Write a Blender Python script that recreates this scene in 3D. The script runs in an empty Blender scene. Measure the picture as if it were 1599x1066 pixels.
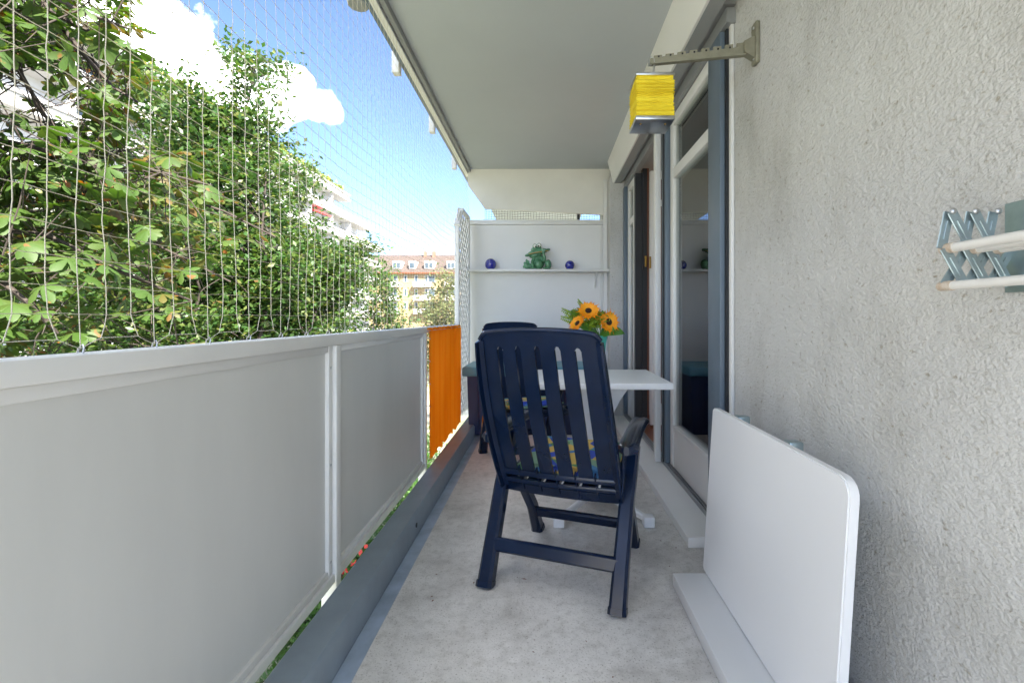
import bpy, bmesh, math, random
from mathutils import Vector, Matrix, Euler, noise
PI = math.pi
R = math.radians
random.seed(7)
S = bpy.context.scene
C = S.collection
H = 1.09            # camera height above the balcony floor
F = 730.0           # focal length in photograph pixels (1599 wide)
VX, VY = 850.0, 496.0

# ------------------------------------------------------------------ camera
cam_d = bpy.data.cameras.new('camera')
cam = bpy.data.objects.new('camera', cam_d)
C.objects.link(cam)
cam.location = (0, 0, H)
cam.rotation_euler = (R(90), 0, 0)
cam_d.sensor_width = 36
cam_d.lens = F / 1599 * 36
cam_d.shift_x = (799.5 - VX) / 1599
cam_d.shift_y = (VY - 533) / 1599
cam_d.clip_start = 0.02
cam_d.clip_end = 2000
S.camera = cam

# ------------------------------------------------------------------ sky and sun
SUN = Vector((0.50, -0.56, 0.66)).normalized()      # towards the sun
EXPOSURE = 3.88
SKY = 0.05
W = bpy.data.worlds.new('World')
S.world = W
W.use_nodes = True
wn, wl = W.node_tree.nodes, W.node_tree.links
wn.clear()
def N(nodes, typ, **kw):
    n = nodes.new(typ)
    for k, v in kw.items():
        setattr(n, k, v)
    return n
out = N(wn, 'ShaderNodeOutputWorld')
bg = N(wn, 'ShaderNodeBackground')
bg.inputs['Strength'].default_value = SKY
sky = N(wn, 'ShaderNodeTexSky', sky_type='NISHITA')
sky.sun_disc = False
sky.sun_elevation = math.asin(SUN.z)
sky.sun_rotation = math.atan2(SUN.x, SUN.y)
sky.altitude = 1200
sky.air_density = 0.44
sky.dust_density = 0.08
sky.ozone_density = 1.6
tc = N(wn, 'ShaderNodeTexCoord')
def wmath(op, a, b=None, c=None):
    n = N(wn, 'ShaderNodeMath', operation=op)
    for i, v in enumerate((a, b, c)):
        if v is None: continue
        if isinstance(v, (int, float)): n.inputs[i].default_value = v
        else: wl.new(v, n.inputs[i])
    return n.outputs[0]
noi = N(wn, 'ShaderNodeTexNoise')
noi.inputs['Scale'].default_value = 4.2
noi.inputs['Detail'].default_value = 9
noi.inputs['Roughness'].default_value = 0.56
noi.inputs['Distortion'].default_value = 0.15
wl.new(tc.outputs['Generated'], noi.inputs['Vector'])
noi2 = N(wn, 'ShaderNodeTexNoise')
noi2.inputs['Scale'].default_value = 17
noi2.inputs['Detail'].default_value = 8
noi2.inputs['Roughness'].default_value = 0.55
wl.new(tc.outputs['Generated'], noi2.inputs['Vector'])
fine = wmath('MULTIPLY', wmath('SUBTRACT', noi2.outputs['Fac'], 0.5), 0.40)
def blob(px, py, rad, wt):
    d = Vector(((px - VX) / F, 1, (VY - py) / F)).normalized()
    vm = N(wn, 'ShaderNodeVectorMath', operation='DISTANCE')
    wl.new(tc.outputs['Generated'], vm.inputs[0])
    vm.inputs[1].default_value = d
    q = wmath('DIVIDE', vm.outputs['Value'], rad)
    q = wmath('MULTIPLY', q, q)
    q = wmath('SUBTRACT', 1.0, q)
    return wmath('MULTIPLY', wmath('MAXIMUM', q, 0.0), wt)
base = wmath('ADD', wmath('ADD', noi.outputs['Fac'], 0.05), blob(600, 130, 0.62, -0.36))     # unseen cloud cover raised for fill light, with a wide clear patch in view
acc = None
for bl in ((270, 170, 0.17, 0.40), (375, 155, 0.095, 0.36), (450, 150, 0.07, 0.33), (500, 168, 0.05, 0.28), (90, 130, 0.27, 0.40), (430, 172, 0.07, 0.3)):
    q = blob(*bl)
    acc = q if acc is None else wmath('MAXIMUM', acc, q)
heap = wmath('ADD', acc, 0.42)
cl = wmath('ADD', wmath('MAXIMUM', base, heap), fine)
rm = N(wn, 'ShaderNodeMapRange')
rm.inputs['From Min'].default_value = 0.57
rm.inputs['From Max'].default_value = 0.66
wl.new(cl, rm.inputs['Value'])
mixc = N(wn, 'ShaderNodeMix', data_type='RGBA')
wl.new(rm.outputs[0], mixc.inputs['Factor'])
wl.new(sky.outputs[0], mixc.inputs['A'])
cmix = N(wn, 'ShaderNodeMix', data_type='RGBA')
cmix.inputs['A'].default_value = (8, 8.4, 9.2, 1)
cmix.inputs['B'].default_value = (15, 15, 15, 1)
crm = N(wn, 'ShaderNodeMapRange')
crm.inputs['From Min'].default_value = 0.60
crm.inputs['From Max'].default_value = 0.72
wl.new(cl, crm.inputs['Value'])
wl.new(crm.outputs[0], cmix.inputs['Factor'])
wl.new(cmix.outputs['Result'], mixc.inputs['B'])
wl.new(mixc.outputs['Result'], bg.inputs['Color'])
wl.new(bg.outputs[0], out.inputs['Surface'])

sd = bpy.data.lights.new('sun', 'SUN')
sd.energy = 2.0
sd.angle = R(0.5)
sd.color = (1.0, 0.94, 0.84)
so = bpy.data.objects.new('sun', sd)
C.objects.link(so)
so.location = (0, 0, 30)
so.rotation_euler = (-SUN).to_track_quat('-Z', 'Y').to_euler()
S.view_settings.view_transform = 'Standard'
S.view_settings.look = 'None'
S.view_settings.exposure = EXPOSURE
S.view_settings.gamma = 1

# ------------------------------------------------------------------ helpers
def P(px, py, Y):
    """point at depth Y seen at a photograph pixel"""
    return Vector(((px - VX) * Y / F, Y, H + (VY - py) * Y / F))

class MB:
    def __init__(s):
        s.v, s.f, s.sm = [], [], []
    def add(s, vs, fs, smooth=False):
        o = len(s.v)
        s.v += [tuple(p) for p in vs]
        s.f += [tuple(i + o for i in f) for f in fs]
        s.sm += [smooth] * len(fs)
        return s
    def box(s, x0, x1, y0, y1, z0, z1, M=None):
        vs = [Vector((x, y, z)) for z in (z0, z1) for y in (y0, y1) for x in (x0, x1)]
        if M: vs = [M @ p for p in vs]
        return s.add(vs, [(0, 2, 3, 1), (4, 5, 7, 6), (0, 1, 5, 4), (2, 6, 7, 3), (0, 4, 6, 2), (1, 3, 7, 5)])
    def bbox(s, x0, x1, y0, y1, z0, z1, b=0.004, M=None, seg=2):
        """bevelled box"""
        bm = bmesh.new()
        bmesh.ops.create_cube(bm, size=1)
        for v in bm.verts:
            v.co = Vector(((x0 + x1) / 2 + v.co.x * (x1 - x0), (y0 + y1) / 2 + v.co.y * (y1 - y0), (z0 + z1) / 2 + v.co.z * (z1 - z0)))
        bmesh.ops.bevel(bm, geom=bm.edges[:] + bm.verts[:], offset=b, segments=seg, profile=0.5, affect='EDGES')
        return s.frombm(bm, M)
    def frombm(s, bm, M=None, smooth=False):
        bm.verts.ensure_lookup_table()
        vs = [(M @ v.co if M else v.co.copy()) for v in bm.verts]
        fs = [[v.index for v in f.verts] for f in bm.faces]
        bm.free()
        return s.add(vs, fs, smooth)
    def prism(s, pts, a0, a1, axis='Y'):
        """polygon extruded along an axis; pts are (u,v) in the other two axes"""
        n = len(pts)
        def mk(u, v, a):
            return {'Y': (u, a, v), 'X': (a, u, v), 'Z': (u, v, a)}[axis]
        vs = [mk(u, v, a0) for u, v in pts] + [mk(u, v, a1) for u, v in pts]
        fs = [tuple(range(n))[::-1], tuple(range(n, 2 * n))] + [(i, (i + 1) % n, n + (i + 1) % n, n + i) for i in range(n)]
        return s.add(vs, fs)
    def tube(s, pts, rad, n=8, cap=True, up=None, flat=1.0, smooth=True):
        """round (or oval) tube along points, rad a number or list"""
        pts = [Vector(p) for p in pts]
        m = len(pts)
        rs = rad if isinstance(rad, (list, tuple)) else [rad] * m
        vs, fs = [], []
        ref = Vector(up) if up else None
        for i, p in enumerate(pts):
            t = (pts[min(i + 1, m - 1)] - pts[max(i - 1, 0)])
            t = t.normalized() if t.length > 1e-9 else Vector((0, 0, 1))
            if ref is None:
                ref = Vector((0, 0, 1)) if abs(t.z) < .9 else Vector((1, 0, 0))
            a = (ref - t * ref.dot(t))
            if a.length < 1e-6:
                a = t.orthogonal()
            a.normalize()
            b = t.cross(a)
            if up is None: ref = a
            for k in range(n):
                an = 2 * PI * (k + .5) / n
                vs.append(p + (a * math.cos(an) + b * math.sin(an) * flat) * rs[i])
        for i in range(m - 1):
            for k in range(n):
                k2 = (k + 1) % n
                fs.append((i * n + k, i * n + k2, (i + 1) * n + k2, (i + 1) * n + k))
        if cap:
            fs.append(tuple(range(n))[::-1])
            fs.append(tuple((m - 1) * n + k for k in range(n)))
        return s.add(vs, fs, smooth)
    def bar(s, a, b, w, d, side=(1, 0, 0), bev=0.25):
        """bar with a chamfered rectangular section, w along side, d across"""
        a, b = Vector(a), Vector(b)
        t = (b - a).normalized()
        u = Vector(side); u = (u - t * u.dot(t)).normalized()
        v = t.cross(u)
        c = min(w, d) * bev
        sec = [(w/2 - c, -d/2), (w/2, -d/2 + c), (w/2, d/2 - c), (w/2 - c, d/2), (-w/2 + c, d/2), (-w/2, d/2 - c), (-w/2, -d/2 + c), (-w/2 + c, -d/2)]
        vs = [p + u * x + v * y for p in (a, b) for x, y in sec]
        fs = [tuple(range(8))[::-1], tuple(range(8, 16))] + [(i, (i + 1) % 8, 8 + (i + 1) % 8, 8 + i) for i in range(8)]
        return s.add(vs, fs)
    def rtube(s, pts, ws, ds):
        """chamfered rectangular section along points, widths along x"""
        pts = [Vector(p) for p in pts]; m = len(pts); vs, fs = [], []
        for i, p in enumerate(pts):
            t = (pts[min(i + 1, m - 1)] - pts[max(i - 1, 0)]).normalized()
            u = Vector((1, 0, 0)); u = (u - t * u.dot(t)).normalized(); v = t.cross(u)
            w, d = ws[i] / 2, ds[i] / 2; c = min(w, d) * .38
            for x, y in ((w - c, -d), (w, -d + c), (w, d - c), (w - c, d), (-w + c, d), (-w, d - c), (-w, -d + c), (-w + c, -d)):
                vs.append(p + u * x + v * y)
        for i in range(m - 1):
            for k in range(8):
                fs.append((i * 8 + k, i * 8 + (k + 1) % 8, i * 8 + 8 + (k + 1) % 8, i * 8 + 8 + k))
        fs += [tuple(range(8))[::-1], tuple((m - 1) * 8 + k for k in range(8))]
        return s.add(vs, fs)
    def lathe(s, prof, n=24, c=(0, 0, 0), smooth=True):
        vs, fs = [], []
        for r, z in prof:
            for k in range(n):
                a = 2 * PI * k / n
                vs.append((c[0] + r * math.cos(a), c[1] + r * math.sin(a), c[2] + z))
        for i in range(len(prof) - 1):
            for k in range(n):
                k2 = (k + 1) % n
                fs.append((i * n + k, i * n + k2, (i + 1) * n + k2, (i + 1) * n + k))
        fs.append(tuple(range(n))[::-1])
        fs.append(tuple((len(prof) - 1) * n + k for k in range(n)))
        return s.add(vs, fs, smooth)
    def ball(s, c, r, u=20, v=12, M=None):
        bm = bmesh.new()
        bmesh.ops.create_uvsphere(bm, u_segments=u, v_segments=v, radius=1)
        rr = r if isinstance(r, (tuple, list)) else (r, r, r)
        for w in bm.verts:
            w.co = Vector((w.co.x * rr[0], w.co.y * rr[1], w.co.z * rr[2]))
            if M: w.co = M @ w.co
            w.co += Vector(c)
        return s.frombm(bm, None, True)
    def mesh(s, name, mat=None):
        me = bpy.data.meshes.new(name)
        me.from_pydata(s.v, [], s.f)
        me.polygons.foreach_set('use_smooth', s.sm)
        me.update()
        me.set_sharp_from_angle(angle=R(42))
        if mat: me.materials.append(MAT[mat] if isinstance(mat, str) else mat)
        me.update()
        return me
    def build(s, name, mat, parent=None, loc=None):
        o = bpy.data.objects.new(name, s.mesh(name, mat))
        C.objects.link(o)
        if parent: o.parent = parent
        if loc: o.location = loc
        return o

def tag(o, label=None, cat=None, group=None, kind=None):
    if label: o['label'] = label
    if cat: o['category'] = cat
    if group: o['group'] = group
    if kind: o['kind'] = kind
    return o
def empty(name, loc=(0, 0, 0), rz=0, **kw):
    o = bpy.data.objects.new(name, None)
    o.empty_display_size = 0.1
    C.objects.link(o)
    o.location = loc
    o.rotation_euler = (0, 0, rz)
    return tag(o, **kw)
def copy_tree(o, parent=None):
    c = o.copy()
    C.objects.link(c)
    c.parent = parent
    for ch in list(o.children):
        copy_tree(ch, c)
    return c
def at(root, o):
    """parent o (built in world coordinates) to an empty that is not rotated"""
    o.parent = root
    o.location = Vector(o.location) - Vector(root.location)
    return o

# ------------------------------------------------------------------ materials
MAT = {}
def mat(name, col, rough=0.5, var=0.0, vscale=4.0, col2=None, bump=0.0, bscale=60.0, metal=0.0, spec=0.5, detail=5, coords='Object', stretch=None, coat=0.0, bdet=4, trans=0.0):
    m = bpy.data.materials.new(name)
    m.use_nodes = True
    nt = m.node_tree
    b = nt.nodes['Principled BSDF']
    b.inputs['Base Color'].default_value = (*col, 1)
    b.inputs['Roughness'].default_value = rough
    b.inputs['Metallic'].default_value = metal
    b.inputs['Specular IOR Level'].default_value = spec
    b.inputs['Coat Weight'].default_value = coat
    t = nt.nodes.new('ShaderNodeTexCoord')
    src = t.outputs[coords]
    if stretch:
        mp = nt.nodes.new('ShaderNodeMapping')
        mp.inputs['Scale'].default_value = stretch
        nt.links.new(src, mp.inputs['Vector'])
        src = mp.outputs[0]
    if var > 0 or col2:
        n = nt.nodes.new('ShaderNodeTexNoise')
        n.inputs['Scale'].default_value = vscale
        n.inputs['Detail'].default_value = detail
        n.inputs['Roughness'].default_value = 0.6
        nt.links.new(src, n.inputs['Vector'])
        cr = nt.nodes.new('ShaderNodeValToRGB')
        c2 = col2 or tuple(c * (1 - var) for c in col)
        cr.color_ramp.elements[0].position = 0.32
        cr.color_ramp.elements[1].position = 0.68
        cr.color_ramp.elements[0].color = (*c2, 1)
        cr.color_ramp.elements[1].color = (*col, 1)
        nt.links.new(n.outputs['Fac'], cr.inputs['Fac'])
        nt.links.new(cr.outputs[0], b.inputs['Base Color'])
    if bump > 0:
        n2 = nt.nodes.new('ShaderNodeTexNoise')
        n2.inputs['Scale'].default_value = bscale
        n2.inputs['Detail'].default_value = bdet
        nt.links.new(src, n2.inputs['Vector'])
        bp = nt.nodes.new('ShaderNodeBump')
        bp.inputs['Strength'].default_value = bump
        bp.inputs['Distance'].default_value = 0.01
        nt.links.new(n2.outputs['Fac'], bp.inputs['Height'])
        nt.links.new(bp.outputs[0], b.inputs['Normal'])
    MAT[name] = m
    return m
def leafmat(name, cols, tr=0.4, rough=0.45, spots=None):
    """foliage: colour per leaf, some light passes through"""
    m = bpy.data.materials.new(name)
    m.use_nodes = True
    nt = m.node_tree
    nt.nodes.clear()
    o = nt.nodes.new('ShaderNodeOutputMaterial')
    b = nt.nodes.new('ShaderNodeBsdfPrincipled')
    b.inputs['Roughness'].default_value = rough
    t = nt.nodes.new('ShaderNodeBsdfTranslucent')
    mx = nt.nodes.new('ShaderNodeMixShader')
    mx.inputs[0].default_value = tr
    g = nt.nodes.new('ShaderNodeNewGeometry')
    cr = nt.nodes.new('ShaderNodeValToRGB')
    els = cr.color_ramp.elements
    n = len(cols)
    els[0].position, els[0].color = 0, (*cols[0], 1)
    els[1].position, els[1].color = 1, (*cols[-1], 1)
    for i in range(1, n - 1):
        e = els.new(i / (n - 1)); e.color = (*cols[i], 1)
    nt.links.new(g.outputs['Random Per Island'], cr.inputs['Fac'])
    colout = cr.outputs[0]
    if spots:
        tcx = nt.nodes.new('ShaderNodeTexCoord')
        ns = nt.nodes.new('ShaderNodeTexNoise')
        ns.inputs['Scale'].default_value = spots[1]
        ns.inputs['Detail'].default_value = 3
        nt.links.new(g.outputs['Position'], ns.inputs['Vector'])
        mr = nt.nodes.new('ShaderNodeMapRange')
        mr.inputs['From Min'].default_value = spots[2]
        mr.inputs['From Max'].default_value = spots[2] + 0.05
        nt.links.new(ns.outputs['Fac'], mr.inputs['Value'])
        mc = nt.nodes.new('ShaderNodeMix'); mc.data_type = 'RGBA'
        nt.links.new(mr.outputs[0], mc.inputs['Factor'])
        nt.links.new(colout, mc.inputs['A'])
        mc.inputs['B'].default_value = (*spots[0], 1)
        colout = mc.outputs['Result']
    nt.links.new(colout, b.inputs['Base Color'])
    hs = nt.nodes.new('ShaderNodeHueSaturation')
    hs.inputs['Value'].default_value = 1.5
    hs.inputs['Saturation'].default_value = 1.1
    nt.links.new(colout, hs.inputs['Color'])
    nt.links.new(hs.outputs[0], t.inputs['Color'])
    nt.links.new(b.outputs[0], mx.inputs[1])
    nt.links.new(t.outputs[0], mx.inputs[2])
    nt.links.new(mx.outputs[0], o.inputs['Surface'])
    MAT[name] = m
    return m
def glassmat(name, tint=(0.86, 0.92, 0.9), gain=1.0):
    m = bpy.data.materials.new(name)
    m.use_nodes = True
    nt = m.node_tree
    nt.nodes.clear()
    o = nt.nodes.new('ShaderNodeOutputMaterial')
    tr = nt.nodes.new('ShaderNodeBsdfTransparent'); tr.inputs[0].default_value = (*tint, 1)
    gl = nt.nodes.new('ShaderNodeBsdfGlossy'); gl.inputs['Roughness'].default_value = 0.003
    fr = nt.nodes.new('ShaderNodeFresnel'); fr.inputs['IOR'].default_value = 1.52 * gain
    mx = nt.nodes.new('ShaderNodeMixShader')
    nt.links.new(fr.outputs[0], mx.inputs[0])
    nt.links.new(tr.outputs[0], mx.inputs[1])
    nt.links.new(gl.outputs[0], mx.inputs[2])
    nt.links.new(mx.outputs[0], o.inputs['Surface'])
    MAT[name] = m
glassmat('glass', gain=1.3)

def plastermat():
    m = mat('plaster', (0.60, 0.595, 0.565), rough=0.9, spec=0.2)
    nt = m.node_tree; b = nt.nodes['Principled BSDF']; L = nt.links
    g = nt.nodes.new('ShaderNodeNewGeometry')
    def nz(scale, det, rough=.6, st=None):
        n = nt.nodes.new('ShaderNodeTexNoise')
        n.inputs['Scale'].default_value = scale; n.inputs['Detail'].default_value = det; n.inputs['Roughness'].default_value = rough
        if st:
            mp = nt.nodes.new('ShaderNodeMapping'); mp.inputs['Scale'].default_value = st
            L.new(g.outputs['Position'], mp.inputs[0]); L.new(mp.outputs[0], n.inputs['Vector'])
        else:
            L.new(g.outputs['Position'], n.inputs['Vector'])
        return n.outputs['Fac']
    def ramp(src, a, bb, c0, c1):
        r = nt.nodes.new('ShaderNodeValToRGB')
        r.color_ramp.elements[0].position = a; r.color_ramp.elements[1].position = bb
        r.color_ramp.elements[0].color = (*c0, 1); r.color_ramp.elements[1].color = (*c1, 1)
        L.new(src, r.inputs[0]); return r.outputs[0]
    def mul(a, b_):
        x = nt.nodes.new('ShaderNodeMix'); x.data_type = 'RGBA'; x.blend_type = 'MULTIPLY'; x.inputs[0].default_value = 1
        L.new(a, x.inputs['A']); L.new(b_, x.inputs['B']); return x.outputs['Result']
    c = ramp(nz(1.6, 5), .3, .7, (0.53, 0.522, 0.50), (0.60, 0.597, 0.582))
    c = mul(c, ramp(nz(2.2, 5, .65, (1, 1, 0.5)), .30, .50, (0.80, 0.795, 0.78), (1, 1, 1)))
    c = mul(c, ramp(nz(7, 6, .7, (1, 1, 0.35)), .28, .46, (0.91, 0.90, 0.88), (1, 1, 1)))
    c = mul(c, ramp(nz(62, 4, .65, (1, .66, 1)), .28, .41, (0.64, 0.60, 0.52), (1, 1, 1)))
    L.new(c, b.inputs['Base Color'])
    h1 = nz(58, 2, .5, (1, .66, 1)); h2 = nz(140, 2, .5, (1, .75, 1))
    ad = nt.nodes.new('ShaderNodeMath'); ad.operation = 'ADD'
    L.new(h1, ad.inputs[0]); L.new(h2, ad.inputs[1])
    bp = nt.nodes.new('ShaderNodeBump'); bp.inputs['Strength'].default_value = 0.7; bp.inputs['Distance'].default_value = 0.008
    L.new(ad.outputs[0], bp.inputs['Height']); L.new(bp.outputs[0], b.inputs['Normal'])
plastermat()
def concretemat():
    m = mat('concrete', (0.36, 0.34, 0.30), rough=0.8, spec=0.3)
    nt = m.node_tree; b = nt.nodes['Principled BSDF']; L = nt.links
    g = nt.nodes.new('ShaderNodeNewGeometry')
    def nz(scale, det, rough=.6):
        n = nt.nodes.new('ShaderNodeTexNoise')
        n.inputs['Scale'].default_value = scale; n.inputs['Detail'].default_value = det; n.inputs['Roughness'].default_value = rough
        L.new(g.outputs['Position'], n.inputs['Vector'])
        return n.outputs['Fac']
    def ramp(src, els):
        r = nt.nodes.new('ShaderNodeValToRGB')
        e = r.color_ramp.elements
        e[0].position, e[0].color = els[0][0], (*els[0][1], 1)
        e[1].position, e[1].color = els[-1][0], (*els[-1][1], 1)
        for p, c in els[1:-1]:
            x = e.new(p); x.color = (*c, 1)
        L.new(src, r.inputs[0]); return r.outputs[0]
    def mul(a, b_):
        x = nt.nodes.new('ShaderNodeMix'); x.data_type = 'RGBA'; x.blend_type = 'MULTIPLY'; x.inputs[0].default_value = 1
        L.new(a, x.inputs['A']); L.new(b_, x.inputs['B']); return x.outputs['Result']
    c = ramp(nz(4.5, 8, .68), [(.28, (0.56, 0.535, 0.50)), (.48, (0.66, 0.635, 0.595)), (.68, (0.73, 0.705, 0.665))])
    c = mul(c, ramp(nz(26, 6, .7), [(.30, (0.78, 0.77, 0.75)), (.50, (1, 1, 1)), (.8, (1.08, 1.08, 1.08))]))
    c = mul(c, ramp(nz(150, 3, .6), [(.32, (0.55, 0.52, 0.48)), (.42, (1, 1, 1))]))
    c = mul(c, ramp(nz(1.7, 4, .7), [(.36, (0.80, 0.79, 0.78)), (.50, (1, 1, 1))]))
    c = mul(c, ramp(nz(11, 7, .75), [(.30, (0.72, 0.70, 0.66)), (.37, (1, 1, 1))]))
    L.new(c, b.inputs['Base Color'])
    bp = nt.nodes.new('ShaderNodeBump'); bp.inputs['Strength'].default_value = 0.35; bp.inputs['Distance'].default_value = 0.005
    L.new(nz(110, 5), bp.inputs['Height']); L.new(bp.outputs[0], b.inputs['Normal'])
concretemat()
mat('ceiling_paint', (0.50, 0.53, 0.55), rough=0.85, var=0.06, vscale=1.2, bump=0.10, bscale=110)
mat('white_paint', (0.76, 0.755, 0.73), rough=0.45, var=0.05, vscale=3, bump=0.04, bscale=40)
mat('board_white', (0.80, 0.795, 0.775), rough=0.55, var=0.05, vscale=2.2, bump=0.03, bscale=30)
mat('fascia_white', (0.80, 0.78, 0.72), rough=0.7, var=0.08, vscale=2.5, bump=0.06, bscale=50)
mat('laminate', (0.80, 0.80, 0.80), rough=0.32, var=0.02, vscale=2)
mat('rail_paint', (0.80, 0.79, 0.76), rough=0.45, var=0.05, vscale=4, bump=0.02, bscale=60)
mat('rail_panel', (0.71, 0.705, 0.67), rough=0.34, var=0.07, vscale=2.0, stretch=(1, 2.2, 0.5), bump=0.02, bscale=120, spec=0.5)
mat('kerb_paint', (0.27, 0.325, 0.375), rough=0.42, var=0.18, vscale=5, bump=0.03, bscale=30)
mat('gutter_metal', (0.42, 0.51, 0.63), rough=0.5, var=0.3, vscale=9, bump=0.06, bscale=70)
mat('blue_grey', (0.125, 0.165, 0.21), rough=0.4, var=0.06, vscale=3)
mat('dark_rubber', (0.02, 0.022, 0.026), rough=0.55)
mat('grey_alu', (0.33, 0.34, 0.345), rough=0.4, metal=0.3, var=0.1, vscale=8)
mat('soffit_grey', (0.30, 0.31, 0.31), rough=0.6)
mat('navy_plastic', (0.0035, 0.0125, 0.040), rough=0.2, var=0.35, vscale=7, bump=0.015, bscale=200, spec=0.38)
mat('teal_lid', (0.12, 0.33, 0.41), rough=0.42, var=0.15, vscale=6)
mat('navy_box', (0.016, 0.03, 0.10), rough=0.42, var=0.15, vscale=6)
mat('teal_vase', (0.055, 0.36, 0.285), rough=0.3, var=0.05, vscale=8)
mat('petal', (0.98, 0.42, 0.006), rough=0.6, col2=(0.95, 0.30, 0.004), vscale=40)
mat('disc', (0.025, 0.012, 0.008), rough=0.9, bump=0.6, bscale=300)
mat('stem', (0.10, 0.22, 0.04), rough=0.6)
leafmat('bouquet_leaf', [(0.05, 0.17, 0.03), (0.10, 0.27, 0.03), (0.04, 0.13, 0.03)], tr=0.25)
leafmat('bouquet_fern', [(0.16, 0.30, 0.03), (0.30, 0.38, 0.03), (0.09, 0.22, 0.03)], tr=0.3)
mat('frog_glaze', (0.13, 0.32, 0.17), rough=0.25, col2=(0.03, 0.13, 0.06), vscale=16, coat=0.3, bump=0.05, bscale=60)
mat('frog_lip', (0.42, 0.22, 0.04), rough=0.3)
mat('eye_white', (0.8, 0.8, 0.76), rough=0.2)
mat('black', (0.008, 0.008, 0.008), rough=0.3)
mat('cobalt', (0.012, 0.02, 0.28), rough=0.06, spec=0.7, coat=1.0)
mat('yellow_paper', (0.82, 0.66, 0.03), rough=0.85, col2=(0.72, 0.54, 0.02), vscale=10, bump=0.25, bscale=90, stretch=(1, 1, 6))
mat('steel', (0.55, 0.56, 0.57), rough=0.28, metal=1.0, var=0.1, vscale=20)
mat('bracket_olive', (0.30, 0.285, 0.21), rough=0.5, metal=0.35, var=0.2, vscale=30, bump=0.05, bscale=200)
mat('zinc', (0.36, 0.45, 0.48), rough=0.33, metal=0.75, var=0.2, vscale=30)
mat('rod_white', (0.70, 0.68, 0.64), rough=0.4, var=0.06, vscale=20)
mat('rust_cap', (0.45, 0.34, 0.24), rough=0.7, col2=(0.62, 0.57, 0.5), vscale=60)
mat('net_cord', (0.58, 0.53, 0.42), rough=0.8)
mat('wood_floor', (0.36, 0.16, 0.06), rough=0.35, col2=(0.25, 0.10, 0.035), vscale=3, stretch=(10, 1, 1))
mat('wood_trim', (0.16, 0.055, 0.025), rough=0.35)
mat('room_wall', (0.62, 0.60, 0.56), rough=0.9)
mat('brass', (0.45, 0.28, 0.08), rough=0.3, metal=1.0)
mat('bark', (0.055, 0.042, 0.035), rough=0.9, var=0.4, vscale=12, bump=0.3, bscale=40)
mat('bark_grey', (0.11, 0.095, 0.08), rough=0.9, var=0.4, vscale=12, bump=0.3, bscale=40)
mat('building_white', (0.48, 0.47, 0.465), rough=0.8, var=0.05, vscale=0.4)
mat('building_panel', (0.32, 0.305, 0.28), rough=0.8, var=0.08, vscale=0.5)
mat('building_yellow', (0.29, 0.215, 0.12), rough=0.9, var=0.05, vscale=0.3)
mat('roof_tile', (0.085, 0.062, 0.052), rough=0.9, var=0.2, vscale=0.6)
mat('window_dark', (0.06, 0.085, 0.11), rough=0.15)
mat('brick_red', (0.24, 0.11, 0.075), rough=0.9)
mat('awning_red', (0.75, 0.06, 0.06), rough=0.8)
mat('husk', (0.22, 0.24, 0.10), rough=0.8, bump=0.3, bscale=80)
mat('asphalt', (0.055, 0.055, 0.057), rough=0.9, var=0.2, vscale=3)
def groundmat():
    m = mat('ground', (0.12, 0.15, 0.06), rough=0.95, col2=(0.38, 0.36, 0.32), vscale=0.12, bump=0.4, bscale=3)
groundmat()
leafmat('chestnut_leaf', [(0.036, 0.076, 0.012), (0.050, 0.096, 0.013), (0.036, 0.079, 0.013), (0.069, 0.112, 0.017), (0.033, 0.066, 0.015), (0.106, 0.112, 0.020), (0.043, 0.086, 0.013), (0.132, 0.073, 0.020), (0.050, 0.092, 0.015)], tr=0.40, rough=0.58, spots=((0.20, 0.075, 0.02), 9.0, 0.645))
leafmat('hornbeam_leaf', [(0.031, 0.082, 0.017), (0.051, 0.109, 0.020), (0.037, 0.088, 0.024), (0.082, 0.129, 0.024), (0.034, 0.082, 0.020), (0.129, 0.143, 0.034), (0.041, 0.095, 0.020)], tr=0.38)
leafmat('pale_leaf', [(0.096, 0.136, 0.048), (0.160, 0.176, 0.072), (0.120, 0.144, 0.056), (0.224, 0.160, 0.080)], tr=0.35)
leafmat('shrub_leaf', [(0.028, 0.084, 0.014), (0.063, 0.140, 0.021), (0.042, 0.105, 0.021)], tr=0.35)
leafmat('roof_plants', [(0.08, 0.15, 0.03), (0.20, 0.22, 0.04), (0.12, 0.18, 0.04), (0.45, 0.36, 0.03)], tr=0.3)
leafmat('red_flower', [(0.6, 0.03, 0.03), (0.7, 0.10, 0.08)], tr=0.3)
def fabric_orange():
    m = bpy.data.materials.new('orange_cloth'); m.use_nodes = True
    nt = m.node_tree; nt.nodes.clear(); L = nt.links
    o = nt.nodes.new('ShaderNodeOutputMaterial')
    d = nt.nodes.new('ShaderNodeBsdfDiffuse'); t = nt.nodes.new('ShaderNodeBsdfTranslucent')
    g = nt.nodes.new('ShaderNodeNewGeometry')
    w = nt.nodes.new('ShaderNodeTexWave'); w.bands_direction = 'Y'; w.inputs['Scale'].default_value = 3.2; w.inputs['Distortion'].default_value = 0.6; w.inputs['Detail'].default_value = 2
    L.new(g.outputs['Position'], w.inputs[0])
    cr = nt.nodes.new('ShaderNodeValToRGB')
    cr.color_ramp.elements[0].color = (0.96, 0.40, 0.03, 1); cr.color_ramp.elements[1].color = (0.99, 0.48, 0.045, 1)
    L.new(w.outputs['Fac'], cr.inputs[0])
    mx = nt.nodes.new('ShaderNodeMixShader'); mx.inputs[0].default_value = 0.6
    L.new(cr.outputs[0], d.inputs[0]); L.new(cr.outputs[0], t.inputs[0])
    L.new(d.outputs[0], mx.inputs[1]); L.new(t.outputs[0], mx.inputs[2]); L.new(mx.outputs[0], o.inputs['Surface'])
    MAT['orange_cloth'] = m
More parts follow.
